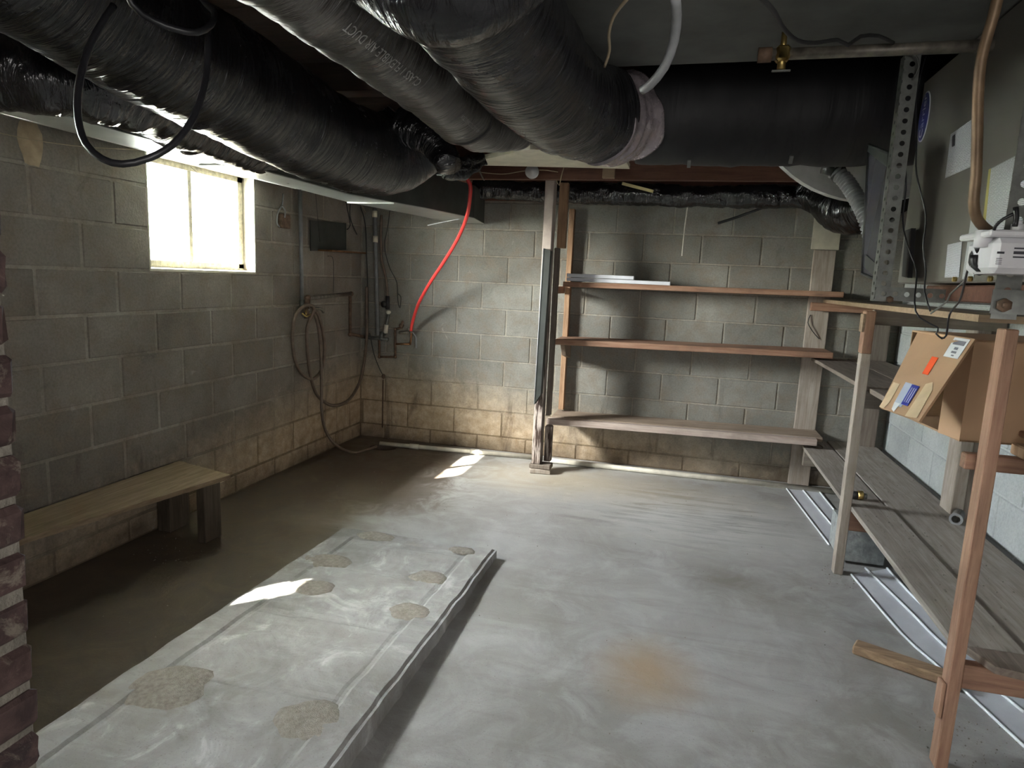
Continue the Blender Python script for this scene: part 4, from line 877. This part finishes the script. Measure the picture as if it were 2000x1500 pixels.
# lettering on the D3 sleeve
def wrap_text(txt, par, r, axis_pts, y_start, ang, size, mat, lift=.007):
    cu = bpy.data.curves.new('lettering', 'FONT'); cu.body = txt; cu.size = size; cu.resolution_u = 2
    tob = bpy.data.objects.new('lettering', cu); COL.objects.link(tob); bpy.context.view_layer.update()
    me0 = bpy.data.meshes.new_from_object(tob.evaluated_get(bpy.context.evaluated_depsgraph_get())); bpy.data.objects.remove(tob)
    m = MB()
    for v in me0.vertices:
        y = y_start - v.co.x; a = ang - v.co.y / r
        best = min(range(len(axis_pts)), key=lambda i: abs(axis_pts[i].y - y)); c = axis_pts[best]
        m.v.append(Vector((c.x + cos(a) * (r + lift), y, c.z + sin(a) * (r + lift))))
    m.f = [list(p_.vertices) for p_ in me0.polygons]; part('lettering', m, mat, par)
wrap_text('CLASS 1 FLEXIBLE AIR DUCT', d3, .095, q3, -3.58, radians(-44), .026, M_DUCTINK)
wrap_text('AIR DUCT CONNECTOR', d3, .095, q3, -3.13, radians(-44), .015, M_DUCTINK)

# ---------------------------------------------------------------- grey boxes and drums behind the ducts
solo('supply_box', MB().prism([(1.227, -1.191, 2.02), (2.212, -1.067, 2.02), (2.215, -1.573, 2.02), (1.76, -1.633, 2.02)], (0, 0, .025)), M_CREAM, 'pale grey sheet box fixed over the dark joist behind the ducts', 'box')
m = MB(); K = 28; cc = Vector((3.278, -1.95, 2.269)); rr = .52
pts = [Vector((cc.x + cos(a) * rr, -1.95, cc.z + sin(a) * rr)) for a in [pi * 1.02 + (pi * .96) * i / K for i in range(K + 1)]]
pts = [Vector((v.x, v.y, min(v.z, 2.12))) for v in pts]
solo('round_plenum', MB().prism(pts, (0, .06, 0)), M_SHEETD, 'large pale grey round plenum behind the black cross duct', 'plenum')
t = thing('corrugated_conduit', 'grey corrugated plastic hose hanging beside the pale round plenum', 'hose', (3.148, -2.525, 1.619))
q = spline([(3.054, -2.251, 1.843), (3.067, -2.251, 1.824), (3.104, -2.28, 1.784), (3.139, -2.323, 1.719), (3.166, -2.369, 1.652), (3.188, -2.396, 1.579)], .003)
part('corrugated_tube', MB().tube(q, lambda t_: .026 + .004 * sin(t_ * 2 * pi * 24), 18), M_GREYPVC, t)
part('end_tape', MB().tube(spline([(3.036, -2.257, 1.836), (3.074, -2.249, 1.825), (3.089, -2.26, 1.799)], .01), .030, 14, True, wr_fn(3., .006)), M_BLACKM, t)

# plenum underside at the top right and the iron pipe below its edge
pe = (2.287, -2.942, 2); pe2 = (3.187, -2.986, 2)
solo('plenum_box', MB().prism([(pe[0] - .25, pe[1], 2.0), (pe2[0] + .6, pe2[1] + .02, 2.0), (XR - .1, -5.6, 2.0), (2.05, -5.6, 2.0)], (0, 0, .09)), M_PLENUM, 'broad dull grey plenum board under the ceiling at the top right', 'plenum')
t = thing('gas_pipe', 'dark iron pipe with a brass valve under the edge of the plenum board', 'pipe', (2.699, -3.226, 1.93))
a_ = Vector((2.699, -3.178, 1.945)); b_ = Vector((3.14, -3.187, 1.945)); dv = (b_ - a_).normalized()
part('pipe', MB().cyl(a_, b_ + dv * .2, .0135, 16), M_PIPE, t)
part('end_cap', MB().cyl(a_ - dv * .002, a_ + dv * .03, .0175, 16), M_RUST, t)
part('valve_body', MB().cbox(a_ + dv * .055, dv * .016, Vector((0, .018, 0)), Vector((0, 0, .018)), .006).cyl(a_ + dv * .055, a_ + dv * .055 + Vector((0, 0, .05)), .007, 10).cyl(a_ + dv * .055, a_ + dv * .055 + Vector((0, 0, -.035)), .010, 10), M_BRASS, t)
part('valve_handle', MB().cbox(a_ + dv * .055 + Vector((0, 0, -.038)), dv * .022, Vector((0, .004, 0)), Vector((0, 0, .002)), .001), M_STEEL, t)
wire('ceiling_cable', [(2.65, -3.704, 1.88), (2.683, -3.644, 1.876), (2.715, -3.53, 1.884), (2.752, -3.436, 1.892), (2.795, -3.382, 1.902), (2.848, -3.334, 1.922), (2.874, -3.318, 1.916), (2.903, -3.285, 1.943), (2.947, -3.252, 1.954), (2.987, -3.222, 1.947)], .0045, M_BLACKM, 'wavy dark cable under the grey plenum board', 'cable')
wire('beige_cable', [(2.422, -3.652, 1.909), (2.385, -3.556, 1.914), (2.363, -3.457, 1.915), (2.353, -3.356, 1.911), (2.335, -3.289, 1.897)], .0035, M_WIRE, 'thin beige cable hanging beside the rightmost parallel duct', 'cable')
wire('grey_tube', [(2.516, -3.85, 1.83), (2.519, -3.799, 1.819), (2.516, -3.751, 1.795), (2.501, -3.708, 1.766), (2.475, -3.665, 1.748), (2.459, -3.649, 1.743)], .0085, M_GREYPVC, 'pale grey flexible tube hanging in front of the plenum board', 'tube', None, .02, 12)
wire('white_strip', [(2.545, -0.12, 1.943), (2.536, -0.12, 1.797), (2.533, -0.12, 1.586)], .0045, M_PVC, 'white strip hanging in front of the back wall above the top shelf', 'strip')
wire('dark_strap', [(2.757, -0.06, 1.821), (2.882, -0.06, 1.866), (3.073, -0.08, 1.942)], .009, M_BLACKM, 'dark strap sloping down from the ceiling on the back wall', 'strap')
wire('lamp_wire', [(1.208, -0.84, 2.039), (1.395, -0.84, 2.024), (1.533, -0.84, 2.043), (1.657, -0.84, 2.05), (1.755, -0.84, 2.038)], .0028, M_WIRE, 'thin pale wire running along the dark joist through the white lamp holder', 'wire')
t = thing('lamp_holder', 'small round white lamp holder hanging on the dark joist', 'lamp holder', (1.597, -0.85, 1.996))
part('disc', MB().tube([Vector((1.593, -0.84, 2.037)), Vector((1.593, -0.84, 2.037)) + Vector((0, -.022, 0))], .042, 28), M_WHITEPL, t)
part('socket', MB().tube([Vector((1.6, -0.87, 2.035)), Vector((1.6, -0.87, 2.035)) + Vector((0, -.008, 0))], .032, 24), M_WHITEPL, t)
wire('pull_cord', [(1.795, -0.86, 2.068), (1.78, -0.86, 2.007), (1.77, -0.86, 1.955), (1.752, -0.86, 1.986)], .003, M_WIRE, 'short looped beige cord hanging from the dark joist', 'cord')
solo('wood_block', MB().box(((2.028, -0.84, 2.027)[0], -.835, 2.005), ((2.102, -0.84, 2.027)[0], -.802, 2.085), .002), W_PALE, 'small orange wood block on the dark joist face', 'block')
solo('foil_strip', MB().beam((1.248, -0.86, 2.051), (1.284, -0.86, 1.983), .03, .003, (1, 0, 0), .0005), M_SHEET, 'crumpled silver foil strip hanging on the dark joist by the red tube', 'foil')
wire('loose_rod', [(0.727, -0.4, 1.731), (0.903, -0.4, 1.768), (1.064, -0.4, 1.796)], .003, M_VINYL, 'thin pale rod under the end of the metal trunk duct', 'rod')

# black cable loops at the top left
wire('black_cable_loop', [(1.508, -3.924, 1.84), (1.5, -3.956, 1.785), (1.502, -3.985, 1.733), (1.512, -4.013, 1.673), (1.524, -4.029, 1.617), (1.55, -4.041, 1.572), (1.58, -4.037, 1.547), (1.615, -4.03, 1.54), (1.649, -4.009, 1.553), (1.674, -3.976, 1.584), (1.679, -3.936, 1.632), (1.665, -3.888, 1.694), (1.64, -3.841, 1.763), (1.621, -3.814, 1.829)], .0062, M_BLACK, 'large black cable loop hanging in front of the ducts', 'cable', None, .015, 12)
wire('black_cable_loop', [(1.57, -3.976, 1.875), (1.583, -3.96, 1.824), (1.597, -3.928, 1.808), (1.624, -3.901, 1.801), (1.646, -3.875, 1.804), (1.655, -3.847, 1.827), (1.645, -3.824, 1.857), (1.611, -3.808, 1.884), (1.594, -3.808, 1.908)], .0062, M_BLACK, 'smaller black cable loop at the top edge above the large loop', 'cable', None, .015, 12)

# ---------------------------------------------------------------- furnace hung at the right
FX = 3.2; FY0 = -2.72; FZ0 = 1.412; FZ1 = 2.0
fn = thing('furnace', 'olive grey horizontal furnace cabinet hung on slotted steel at the right', 'furnace', (3.5, -3.4, FZ0))
part('cabinet', MB().box((FX, -4.4, FZ0), (3.9, FY0, FZ1 - .003), .004), M_OLIVE, fn)
def fcd(pts, mat, name, lift=.0008, label=None, uv=True):
    q_ = [Vector(v) for v in pts]; q_ = [Vector((FX - lift, v.y, v.z)) for v in q_]
    m = MB()
    if len(q_) == 4: m.card(*[Vector((v.x, v.y, v.z)) for v in q_])
    else: m.prism(q_, (-.0005, 0, 0))
    return part(name, m, mat, fn, label)
# badge: upright blue oval with the maker's lettering reading upwards
by0, bz0 = (3.2, -2.768, 1.889)[1], (3.2, -2.768, 1.889)[2]
m = MB(); K = 32
def oval(ry, rz, x0, th): q = MB(); q.prism([Vector((x0, by0 + cos(2 * pi * i / K) * ry, bz0 + sin(2 * pi * i / K) * rz)) for i in range(K)], (-th, 0, 0)); return q
part('badge', oval(.042, .070, FX - .0005, .002), M_LOGOW, fn); part('badge_face', oval(.038, .066, FX - .0026, .0008), M_LOGO, fn)
def flat_text(txt, size, mat, par, cy, cz, x, up=True, name='lettering'):
    cu = bpy.data.curves.new(name, 'FONT'); cu.body = txt; cu.size = size; cu.align_x = 'CENTER'; cu.align_y = 'CENTER'; cu.resolution_u = 2
    tob = bpy.data.objects.new(name, cu); COL.objects.link(tob); bpy.context.view_layer.update()
    me0 = bpy.data.meshes.new_from_object(tob.evaluated_get(bpy.context.evaluated_depsgraph_get())); bpy.data.objects.remove(tob)
    m = MB()
    for v in me0.vertices:
        if up: m.v.append(Vector((x, cy + v.co.y, cz + v.co.x)))      # reads upwards on a face looking to -x
        else: m.v.append(Vector((x, cy - v.co.x, cz + v.co.y)))
    m.f = [list(p_.vertices) for p_ in me0.polygons]; part(name, m, mat, par)
flat_text('Carrier', .040, M_LOGOW, fn, by0, bz0, FX - .0042)
fcd([(3.2, -3.009, 1.681), (3.2, -3.183, 1.683), (3.2, -3.152, 1.799), (3.2, -3.005, 1.791)], M_PRINT, 'rating_label', label='white rating label with fine print')
fcd([(3.2, -3.029, 1.755), (3.2, -3.046, 1.755), (3.2, -3.038, 1.784), (3.2, -3.022, 1.782)], M_INKB, 'label_logo', .0016)
fcd([(3.2, -3.105, 1.425), (3.2, -3.196, 1.425), (3.2, -3.183, 1.509), (3.2, -3.094, 1.507)], M_PRINT, 'small_label')
fcd([(3.2, -3.216, 1.42), (3.2, -3.282, 1.419), (3.2, -3.26, 1.577), (3.2, -3.216, 1.569)], M_PRINT2, 'warning_label')
fcd([(3.2, -3.303, 1.494), (3.2, -3.509, 1.484), (3.2, -3.466, 1.671), (3.2, -3.283, 1.659)], M_PRINT2, 'wiring_label', label='large white wiring diagram label')
fcd([(3.2, -3.29, 1.495), (3.2, -3.306, 1.494), (3.2, -3.285, 1.66), (3.2, -3.275, 1.659)], M_YELLOW, 'label_band', .0014)
for q in ((3.19, -3.208, 1.419), (3.19, -3.298, 1.419), (3.19, -3.399, 1.418)): part('bolt', MB().cyl(q, (q[0] - .008, q[1], q[2]), .006, 6), M_BRASS, fn)
part('handle_slot', MB().prism([(3.19, -2.832, 1.431), (3.19, -2.889, 1.426), (3.19, -2.861, 1.566), (3.19, -2.808, 1.564)], (-.012, 0, 0)), M_BLACKM, fn)
part('bottom_tray', MB().box((3.24, -4.3, FZ0 - .045), (3.85, -2.85, FZ0 - .004), .003), W_BEAM, fn, 'dark wood and foil packing under the cabinet')

# slotted angle steel hanger: uprights and cross bars with real holes
def slotted(p0, axis, wdir, length, width, pitch, r, th=.002, first=.02, other=None):
    """plate with round holes: p0 corner, axis unit along, wdir unit across"""
    p0, A_, Wd = Vector(p0), Vector(axis).normalized(), Vector(wdir).normalized(); N_ = A_.cross(Wd) * th; m = MB(); K = 12
    npz = int((length - first) / pitch); s = 0.0
    def quad(a, b, c, d):
        n = len(m.v); m.v += [a, b, c, d, a + N_, b + N_, c + N_, d + N_]
        m.f += [[n, n + 1, n + 2, n + 3], [n + 7, n + 6, n + 5, n + 4], [n, n + 4, n + 5, n + 1], [n + 2, n + 6, n + 7, n + 3], [n + 1, n + 5, n + 6, n + 2], [n, n + 3, n + 7, n + 4]]
    hw = pitch / 2
    for i in range(npz + 1):
        c = p0 + A_ * (first + i * pitch) + Wd * width / 2
        if first + i * pitch + hw > length: break
        n = len(m.v)
        for j in range(K):
            a = 2 * pi * j / K; ca, sa = cos(a), sin(a); t = min(hw / abs(ca) if abs(ca) > 1e-6 else 9, (width / 2) / abs(sa) if abs(sa) > 1e-6 else 9)
            o_ = c + A_ * ca * t + Wd * sa * t; h_ = c + A_ * ca * r + Wd * sa * r
            m.v += [o_, h_, o_ + N_, h_ + N_]
        for j in range(K):
            a = n + 4 * j; b = n + 4 * ((j + 1) % K); m.f += [[a, a + 1, b + 1, b], [a + 2, b + 2, b + 3, a + 3], [a + 1, a + 3, b + 3, b + 1], [a, b, b + 2, a + 2]]
        s = first + i * pitch + hw
        # corners of the cell
        for sx in (-1, 1):
            for sy in (-1, 1):
                cr = c + A_ * hw * sx + Wd * width / 2 * sy
                # nearest outline points
                pts_ = sorted(range(K), key=lambda j: (m.v[n + 4 * j] - cr).length)[:2]; a, b = n + 4 * pts_[0], n + 4 * pts_[1]; k_ = len(m.v); m.v += [cr, cr + N_]; m.f += [[a, b, k_], [a + 2, b + 2, k_ + 1]]
    if first - hw > 0: quad(p0, p0 + A_ * (first - hw), p0 + A_ * (first - hw) + Wd * width, p0 + Wd * width)
    if length - s > .002: quad(p0 + A_ * s, p0 + A_ * length, p0 + A_ * length + Wd * width, p0 + A_ * s + Wd * width)
    return m
hg = thing('angle_hanger', 'slotted galvanised angle steel hanger holding up the furnace', 'hanger', (3.1, -3.0, 1.33))
bl = Vector((3.09, -3, 1.363)); tp_ = Vector((3.054, -3, 1.992)); XV = (bl.x + tp_.x) / 2; zt_ = 1.995
part('upright', slotted((XV, -3.0, bl.z - .005), (0, 0, 1), (1, 0, 0), zt_ - bl.z, .036, .028, .0068), M_STEEL, hg)
part('upright_flange', slotted((XV, -3.0, bl.z - .005), (0, 0, 1), (0, 1, 0), zt_ - bl.z, .036, .028, .005), M_STEEL, hg)
part('cross_bar', slotted((XV, -3.003, bl.z - .002), (1, 0, 0), (0, 0, 1), .78, .036, .028, .0068), M_STEEL, hg)
part('cross_bar_flange', MB().box((XV, -3.003, bl.z + .032), (XV + .78, -2.965, bl.z + .034)), M_STEEL, hg)
p2 = Vector((3.127, -3.58, 1.41))
part('upright', slotted((p2.x, -3.58, p2.z - .07), (0, 0, 1), (1, 0, 0), 1.995 - p2.z + .07, .042, .032, .007), M_STEEL, hg)
p3 = Vector((3.116, -3.6, 1.35))
part('cross_bar', slotted((p3.x, -3.60, p3.z), (1, 0, 0), (0, 0, 1), .60, .044, .04, .007), M_STEEL, hg)
c = Vector((3.134, -3.604, 1.366))
part('bolt', MB().cyl(c, c + Vector((0, -.010, 0)), .0125, 6).cyl(c + Vector((0, -.010, 0)), c + Vector((0, -.016, 0)), .006, 10), M_RUST, hg)
c = Vector((3.107, -3.006, 1.364))
part('bolt', MB().cyl(c, c + Vector((0, -.008, 0)), .009, 6), M_RUST, hg)

# smoked cover leaning beside the hanger
cv = thing('smoked_cover', 'dark framed smoky plastic cover panel hanging beside the slotted upright', 'panel', (3.019, -3.1, 1.42))
A0, A1, A2, A3 = Vector((3.06, -2.777, 1.81)), Vector((3.078, -2.938, 1.756)), Vector((3.083, -2.993, 1.412)), Vector((3.072, -2.836, 1.434))
nn = (A1 - A0).cross(A3 - A0).normalized() * .004
part('sheet', MB().prism([A0, A1, A2, A3], nn), M_SMOKE, cv)
for (a, b) in ((A0, A1), (A1, A2), (A2, A3), (A3, A0)): part('frame_edge', MB().tube([a, b], .0045, 6), M_BLACKM, cv)
i0 = lambda u, v: A0 + (A1 - A0) * u + (A3 - A0) * v - nn * .4
part('inner_bar', MB().prism([i0(.15, .83), i0(.75, .83), i0(.75, .93), i0(.15, .93)], -nn * .5), M_BLACKM, cv)
part('top_bracket', MB().prism([A0, A1, i0(1, .10), i0(0, .05)], -nn * .6), M_DARKSHEET, cv)

# condensate pump on the hanger
pm = thing('condensate_pump', 'white plastic condensate pump on the hanger at the right edge', 'pump', (3.086, -3.66, 1.419))
a = Vector((3.085, -3.66, 1.421)); b = Vector((3.075, -3.66, 1.483)); wz = b.z
part('tank', MB().cbox((a.x + .11, -3.60, (a.z + wz) / 2), (.11, 0, 0), (0, .06, 0), (0, 0, (wz - a.z) / 2), .010), M_WHITEPL, pm)
part('lid', MB().cbox((a.x + .105, -3.60, wz + .006), (.118, 0, 0), (0, .067, 0), (0, 0, .006), .003), M_WHITEPL, pm)
part('inlet_spout', MB().cyl((a.x - .004, -3.62, wz - .016), (a.x - .004, -3.62, wz + .014), .014, 16), M_WHITEPL, pm)
part('vent_cap', MB().cyl((a.x + .046, -3.62, wz + .012), (a.x + .046, -3.62, wz + .026), .010, 16).cyl((a.x + .046, -3.62, wz + .026), (a.x + .046, -3.62, wz + .032), .007, 12), M_WHITEPL, pm)
def pbar(x0, x1, z0, z1, mat=M_INKB): part('label_print', MB().box((a.x + x0, -3.6612, z0), (a.x + x1, -3.6606, z1)), mat, pm)
H0 = wz - a.z
pbar(.030, .16, a.z + H0 * .54, a.z + H0 * .62); pbar(.030, .055, a.z + H0 * .68, a.z + H0 * .72); pbar(.030, .050, a.z + H0 * .44, a.z + H0 * .48); pbar(.055, .075, a.z + H0 * .44, a.z + H0 * .48, M_INK); pbar(.005, .016, a.z + H0 * .54, a.z + H0 * .60)
for i in range(4): pbar(.005, .014, a.z + H0 * (.40 - .05 * i), a.z + H0 * (.42 - .05 * i), M_INK)
wire('copper_line', [(3.035, -3.659, 1.884), (3.033, -3.655, 1.846), (3.03, -3.65, 1.815), (3.027, -3.647, 1.776), (3.031, -3.643, 1.727), (3.039, -3.642, 1.66), (3.047, -3.641, 1.591), (3.051, -3.637, 1.544), (3.062, -3.628, 1.518), (3.081, -3.615, 1.503), (3.093, -3.603, 1.499)], .0088, M_COPPERG, 'tarnished copper drain line bending down into the white pump', 'pipe', None, .015, 14)
wire('pump_cable', [(3.101, -3.68, 1.522), (3.086, -3.675, 1.512), (3.078, -3.669, 1.5), (3.081, -3.659, 1.49)], .0028, M_BLACK, 'short black cable pair arching over the white pump lid', 'cable')
wire('pump_plug_cord', [(3.1, -3.679, 1.531), (3.102, -3.682, 1.514), (3.101, -3.684, 1.499)], .0045, M_BLACK, 'thick black cord entering the white pump lid', 'cord')
solo('coiled_cord', MB().ball((3.103, -3.566, 1.45), .030, 14, (.7, .7, 1.05)).tube(spline([(3.082, -3.59, 1.464), (3.095, -3.597, 1.468), (3.102, -3.598, 1.449), (3.094, -3.603, 1.43), (3.083, -3.594, 1.436), (3.081, -3.592, 1.455)], .01), .007, 8), M_BLACK, 'black bundled cord behind the white pump', 'cord')
wire('thermostat_wire', [(3.136, -2.935, 2.003), (3.12, -2.955, 1.908), (3.124, -2.964, 1.848), (3.128, -2.985, 1.772), (3.128, -3.02, 1.689), (3.153, -3.052, 1.583), (3.153, -3.065, 1.504), (3.165, -3.072, 1.44), (3.159, -3.103, 1.388), (3.17, -3.129, 1.34)], .0022, M_BLACK, 'thin black wire trailing down the furnace past its oval badge', 'wire')
wire('thermostat_wire', [(3.118, -2.956, 1.712), (3.123, -2.964, 1.658), (3.122, -2.977, 1.576), (3.134, -3.006, 1.507), (3.155, -3.033, 1.44), (3.143, -3.091, 1.361), (3.151, -3.116, 1.323), (3.192, -3.13, 1.3), (3.188, -3.134, 1.285), (3.205, -3.131, 1.273)], .0022, M_BLACK, 'thin black wire hanging down from the slotted upright to the box', 'wire')
wire('thermostat_wire', [(3.12, -3.499, 1.453), (3.127, -3.447, 1.44), (3.142, -3.395, 1.416), (3.175, -3.29, 1.372), (3.194, -3.186, 1.335), (3.206, -3.15, 1.283), (3.204, -3.131, 1.275)], .0024, M_BLACK, 'black wire looping from the cord bundle down to the cardboard box', 'wire')
wire('thermostat_wire', [(3.15, -3.373, 1.413), (3.152, -3.294, 1.383), (3.155, -3.274, 1.368), (3.15, -3.197, 1.336)], .0022, M_STEEL, 'grey wire branching from the black loop under the furnace', 'wire')
wire('hanger_wire', [(3.052, -3.032, 1.988), (3.084, -3.025, 1.983), (3.099, -3.026, 1.952), (3.093, -3.011, 1.925)], .0025, M_STEEL, 'short grey wire loop at the top of the slotted upright', 'wire')

wire('frayed_wire', [(3.427, -0.04, 1.219), (3.414, -0.05, 1.166), (3.453, -0.05, 1.104), (3.5, -0.04, 1.057)], .003, M_BLACKM, 'frayed dark wire curling on the grey wall board above the middle shelf', 'wire')
q = Vector((3.526, -0.251, 0.343)); wire('wire_ring', [q + Vector((cos(a) * .035, sin(a) * .06, 0)) for a in [2 * pi * i / 12 for i in range(13)]], .0022, M_RUST, 'thin rusty wire ring lying at the far end of the lowest rack shelf', 'ring')
q = Vector((3.714, 0.136, 0.94)); wire('twisted_scrap', [q + Vector((-.05, 0, .004)), q + Vector((-.02, -.01, .012)), q + Vector((.0, .0, .004)), q + Vector((.04, .01, .010))], .006, M_BLACKM, 'small twisted black scrap on the middle rack shelf by the back wall', 'scrap')

# ---------------------------------------------------------------- grit and small litter
m = MB(); random.seed(3)
def grit(x0, x1, y0, y1, z_, n_, s=.004):
    for i in range(n_):
        c = Vector((random.uniform(x0, x1), random.uniform(y0, y1), z_)); k = random.uniform(.3, 1) * s; n = len(m.v)
        m.v += [c + Vector((k, 0, 0)), c + Vector((-k * .5, k, 0)), c + Vector((-k * .5, -k, 0)), c + Vector((0, 0, k))]; m.f += [[n, n + 1, n + 3], [n + 1, n + 2, n + 3], [n + 2, n, n + 3]]
grit(.2, 3.3, -4.2, -.3, .0005, 260); grit(3.4, 3.75, -3.1, -2.7, .0005, 160); grit(3.35, 3.6, -1.75, -1.5, .0005, 60, .005); grit(.1, .5, -2.6, -2.1, .0005, 80)
solo('floor_grit', m, M_DIRT, 'scattered grit and crumbs on the concrete floor', 'grit', kind='stuff')
m = MB(); grit(3.45, 3.61, -1.45, -.1, .3405, 40); grit(3.65, 3.92, -4.0, -.1, .3425, 160, .005); grit(3.45, 3.61, -2.9, -1.6, .3545, 60, .005)
solo('shelf_grit', m, M_DIRT, 'small debris lying on the lowest plank shelf of the rack', 'grit', kind='stuff')
